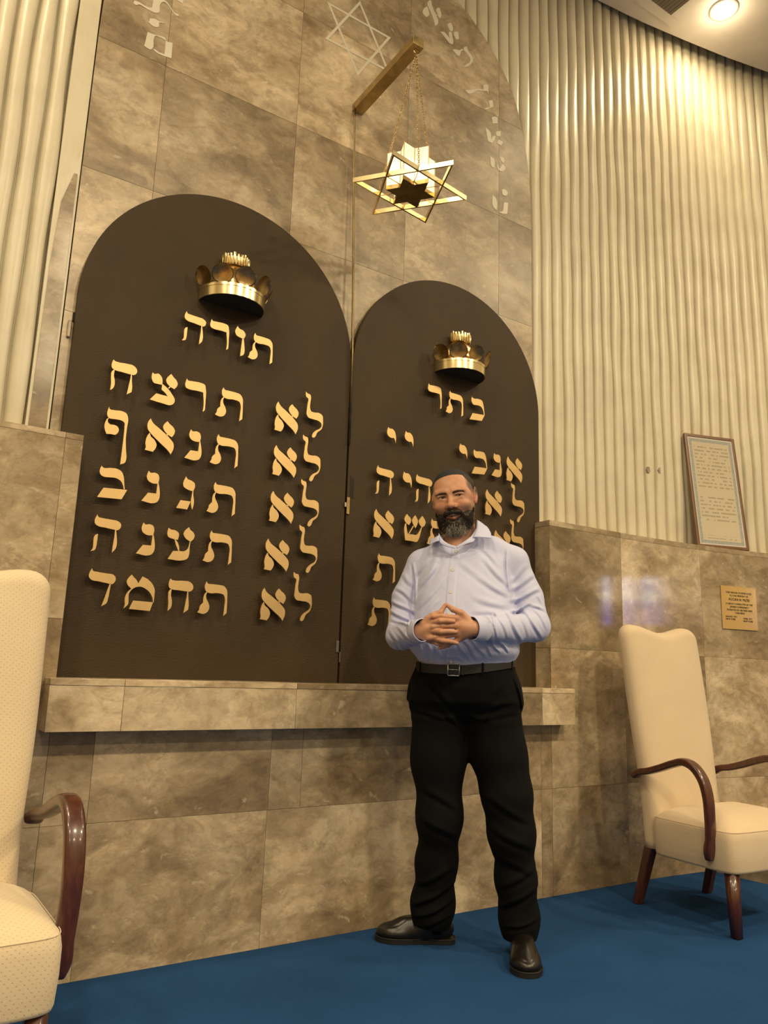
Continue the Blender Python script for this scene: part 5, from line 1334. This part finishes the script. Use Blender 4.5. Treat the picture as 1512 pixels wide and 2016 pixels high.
# right leaf (beside the visible ear): from behind the neck round to the point
collar_leaf([(-.03, .095, 1.640), (.045, .06, 1.645), k8(1000, 1040, -.030), k8(985, 1190, -.085), k8(925, 1330, -.118)], [(-.03, .125, 1.600), (.07, .09, 1.600), k8(1140, 1150, -.02), k8(1225, 1240, -.080), k8(1236, 1336, -.124)])
collar_leaf([(-.03, .095, 1.640), (-.095, .05, 1.635), (-.108, -.02, 1.610), k8(378, 1290, -.112), k8(372, 1388, -.130)], [(-.03, .125, 1.600), (-.115, .07, 1.598), k8(240, 1350, -.02), k8(216, 1405, -.080), k8(213, 1444, -.112)])
# stand of the collar along the opening
collar_leaf([k8(985, 1180, -.075), k8(905, 1300, -.100), k8(780, 1400, -.122), k8(655, 1478, -.130)], [k8(1000, 1260, -.098), k8(950, 1385, -.125), k8(830, 1432, -.134), k8(660, 1515, -.138)], 'collar_band')
collar_leaf([k8(372, 1260, -.100), k8(430, 1360, -.115), k8(530, 1435, -.124), k8(640, 1480, -.129)], [k8(360, 1350, -.118), k8(400, 1425, -.128), k8(500, 1478, -.133), k8(640, 1518, -.137)], 'collar_band')
# buttons
M_BUTTON = simple('pearl_button', (.75, .72, .62), .2)
def front_v(u, z):   # front surface of the shirt
    m = (np.abs(SV[:, 0] - u) < .006) & (np.abs(SV[:, 2] - z) < .006); return float(SV[m][:, 1].min()) if m.any() else -.17
for px, py, v in ((898, 1085, -.125), (891, 1121.5, -.17), (887.3, 1165, -.195), (884.5, 1208, -.205), (888, 1303, -.165)):
    p = Lp(px, py, v); v2 = front_v(p[0], p[2]); p = Lp(px, py, v2); v2 = front_v(p[0], p[2]) - .0016
    bm = bmesh.new(); add_lathe(bm, [(.0001, .0), (.0035, .0), (.0042, .0008), (.0055, .0009), (.0058, .0), (.0058, -.0016), (.0001, -.0016)], 24, Matrix.Translation((p[0], v2, p[2])) @ Matrix.Rotation(math.radians(90), 4, 'X'))
    obj('button', bm, M_BUTTON, man, smooth=True)
# trousers
PF = FOLDS; FOLDS = []
for f_ in [(850, 1345, 905, 1400, .005, .012), (862, 1375, 912, 1440, .005, .010), (985, 1345, 935, 1410, .005, .012), (975, 1380, 930, 1446, .005, .010), (935, 1395, 1010, 1380, .004, .010), (935, 1412, 1015, 1402, .004, .010), (812, 1395, 880, 1410, .004, .010), (1012, 1335, 1030, 1400, .006, .006), (815, 1345, 806, 1405, .005, .006),
    (836, 1545, 905, 1590, .006, .014), (828, 1600, 900, 1645, .006, .014), (955, 1560, 1040, 1610, .006, .014), (965, 1620, 1045, 1665, .006, .014), (975, 1680, 1048, 1715, .005, .014),
    (812, 1790, 892, 1745, .012, .011), (815, 1815, 892, 1780, .011, .009), (820, 1745, 886, 1712, .008, .012), (822, 1835, 890, 1812, .007, .008),
    (985, 1790, 1054, 1745, .009, .011), (988, 1745, 1050, 1705, .007, .012), (990, 1830, 1056, 1812, .006, .008)]: fold(*f_, 0.0)
def pants_disp(G, d): return apply_folds(G, d, FOLDS, .12) + .0020 * vnoise(G, 45, 21).astype(np.float32)
pants = [prof([(.90, .002, .02, .17, .10), (.945, .0, .014, .224, .150), (1.0, .0, .005, .214, .157), (1.06, .003, -.002, .199, .153), (1.15, .004, -.004, .192, .149)], .03, 2.4),
         *chainp([(-.100, .02, .98), (-.103, .03, .72), (-.093, .03, .50), (-.103, .08, .32), (-.117, .125, .15), (-.122, .14, .095)], [.118, .102, .084, .075, .080, .074], .05),
         *chainp([(.100, .02, .98), (.142, .01, .74), (.168, .00, .60), (.187, .01, .46), (.207, .05, .28), (.220, .075, .14), (.222, .08, .085)], [.118, .100, .092, .084, .072, .070, .066], .05)]
pants_z = []
def hem(G, d):
    d = pants_disp(G, d); u, v, z = G[..., 0], G[..., 1], G[..., 2]
    return np.maximum.reduce([d, np.where(u < .06, .068 - .10 * (u + .12), .060) - z, z - (1.101 + .14 * np.maximum(u, 0) + .015 * np.minimum(u, 0) + .08 * v)])
po, _, _ = build('trousers', pants, (-.26, -.17, .02), (.32, .25, 1.16), .0046, M_PANTS, man, hem)
po['label'] = 'black trousers'
def strip_patch(name, A, B, mat, off=.003, w=.004):
    bm = bmesh.new(); add_tube(bm, [A, B], w, 8); return obj(name, bm, mat, man, smooth=True)
# belt and buckle
BZ = lambda u: 1.083 + (.14 * u if u > 0 else .015 * u)
bm = bmesh.new(); N = 96; rows = []
for dz, off in ((-.018, .004), (-.017, .0065), (.017, .0065), (.018, .004), (.018, .001), (-.018, .001)):
    row = []
    for k in range(N):
        a = 2 * math.pi * k / N; c, s = math.cos(a), math.sin(a); e = 2 / 2.4
        x = .003 + math.copysign(abs(c) ** e, c) * (.1955 + off); y = -.003 + math.copysign(abs(s) ** e, s) * (.1515 + off); row.append(bm.verts.new((x, y, BZ(x) + .012 * s + dz)))
    rows.append(row)
for i in range(6):
    A, B = rows[i], rows[(i + 1) % 6]
    for k in range(N): bm.faces.new((A[k], A[(k + 1) % N], B[(k + 1) % N], B[k]))
belt = obj('belt', bm, M_BELT, man, auto=50); belt['label'] = 'black leather belt'
bu = Lp(893, 1320, -.162); bz = BZ(bu[0]) - .012
bm = bmesh.new(); pts = [(-.022, -.022), (.022, -.022), (.022, .022), (-.022, .022)]
for (x0, z0), (x1, z1) in zip(pts, pts[1:] + pts[:1]): add_tube(bm, [(bu[0] + x0, -.1635, bz + z0), (bu[0] + x1, -.1635, bz + z1)], .0027, 8)
add_tube(bm, [(bu[0] - .022, -.165, bz), (bu[0] + .018, -.166, bz)], .0018, 8)
o = obj('buckle', bm, M_STEEL, belt, smooth=True); o['label'] = 'square steel buckle'
bm = bmesh.new(); add_box(bm, (bu[0] + .030, -.1665, bz - .019), (bu[0] + .040, -.158, bz + .019), .001); obj('belt_loop', bm, M_BELT, belt)
for a in (-150, -28, -75):
    th = math.radians(a); c, s = math.cos(th), math.sin(th); e = 2 / 2.4; x = .003 + math.copysign(abs(c) ** e, c) * .2035; y = -.003 + math.copysign(abs(s) ** e, s) * .1595
    bm = bmesh.new(); add_box(bm, (-.0045, -.0002, -.024), (.0045, .0022, .024), .0005, Matrix.Translation((x, y, BZ(x) + .012 * s)) @ Matrix.Rotation(th + math.pi / 2, 4, 'Z')); obj('belt_loop', bm, M_PANTS, po)
# shoes
def shoe(heel, toe):
    heel, toe = np.array(heel, float), np.array(toe, float); d = toe - heel; L_ = np.linalg.norm(d); d /= L_; w = np.array([-d[1], d[0]])
    Rm = np.array([[d[0], w[0], 0], [d[1], w[1], 0], [0, 0, 1]], np.float32)
    T = lambda s, a, z: np.array([heel[0] + d[0] * s + w[0] * a, heel[1] + d[1] * s + w[1] * a, z])
    P = [ell(T(.062, 0, .052), (.060, .037, .050), .03, R=Rm), ell(T(.150, 0, .034), (.105, .047, .050), .03, R=Rm), ell(T(L_ - .078, 0, .030), (.077, .056, .037), .03, R=Rm), ell(T(.095, 0, .075), (.055, .036, .036), .03, R=Rm), ell(T(.16, 0, .062), (.07, .031, .030), .03, R=Rm)]
    P.append(Prim(lambda G: (G[..., 2] - .012), .004, 's'))
    c = T(L_ / 2, 0, .06)
    def disp(G, dd):
        loc = (G - T(0, 0, 0).astype(np.float32)) @ Rm; s, a, z = loc[..., 0], loc[..., 1], loc[..., 2]
        e = np.sqrt(((s - (L_ - .075)) / .062) ** 2 + (a / .036) ** 2); seam = np.exp(-((e - 1) / .05) ** 2) * (z > .02) * (s > L_ - .12)
        return dd + .0016 * seam
    o, _, _ = build('shoe', P, c - .18, c + .18, .0032, M_SHOE, man, disp)
    bm = bmesh.new(); out = [(-.004, 0), (.004, .030), (.05, .040), (.12, .040), (.19, .057), (L_ - .04, .055), (L_ - .006, .032), (L_ + .004, 0), (L_ - .006, -.032), (L_ - .04, -.055), (.19, -.057), (.12, -.040), (.05, -.040), (.004, -.030)]
    pl_ = spline(out, True, 5)
    add_plate(bm, pl_, lambda s, a, t: tuple(T(s, a, .001 + t)), .017)
    b = obj('sole', bm, M_SOLE, o); 
    bm = bmesh.new(); add_tube(bm, [T(p.x * .995, p.y * .985, .0185) for p in pl_] + [T(pl_[0].x * .995, pl_[0].y * .985, .0185)], .0026, 6, False); obj('welt', bm, M_SOLE, o, smooth=True)
    return o
for a_, b_ in (((-.118, .145, .13), (-.105, .165, .045)), ((.222, .085, .13), (.226, .085, .045))):
    bm = bmesh.new(); add_tube(bm, [a_, ((a_[0] + b_[0]) / 2, (a_[1] + b_[1]) / 2, .088), b_], [.045, .043, .040], 20); obj('sock', bm, M_PANTS, man, smooth=True)
shoe((-.030, .175), (-.345, .155)); shoe((.228, .145), (.236, -.150))
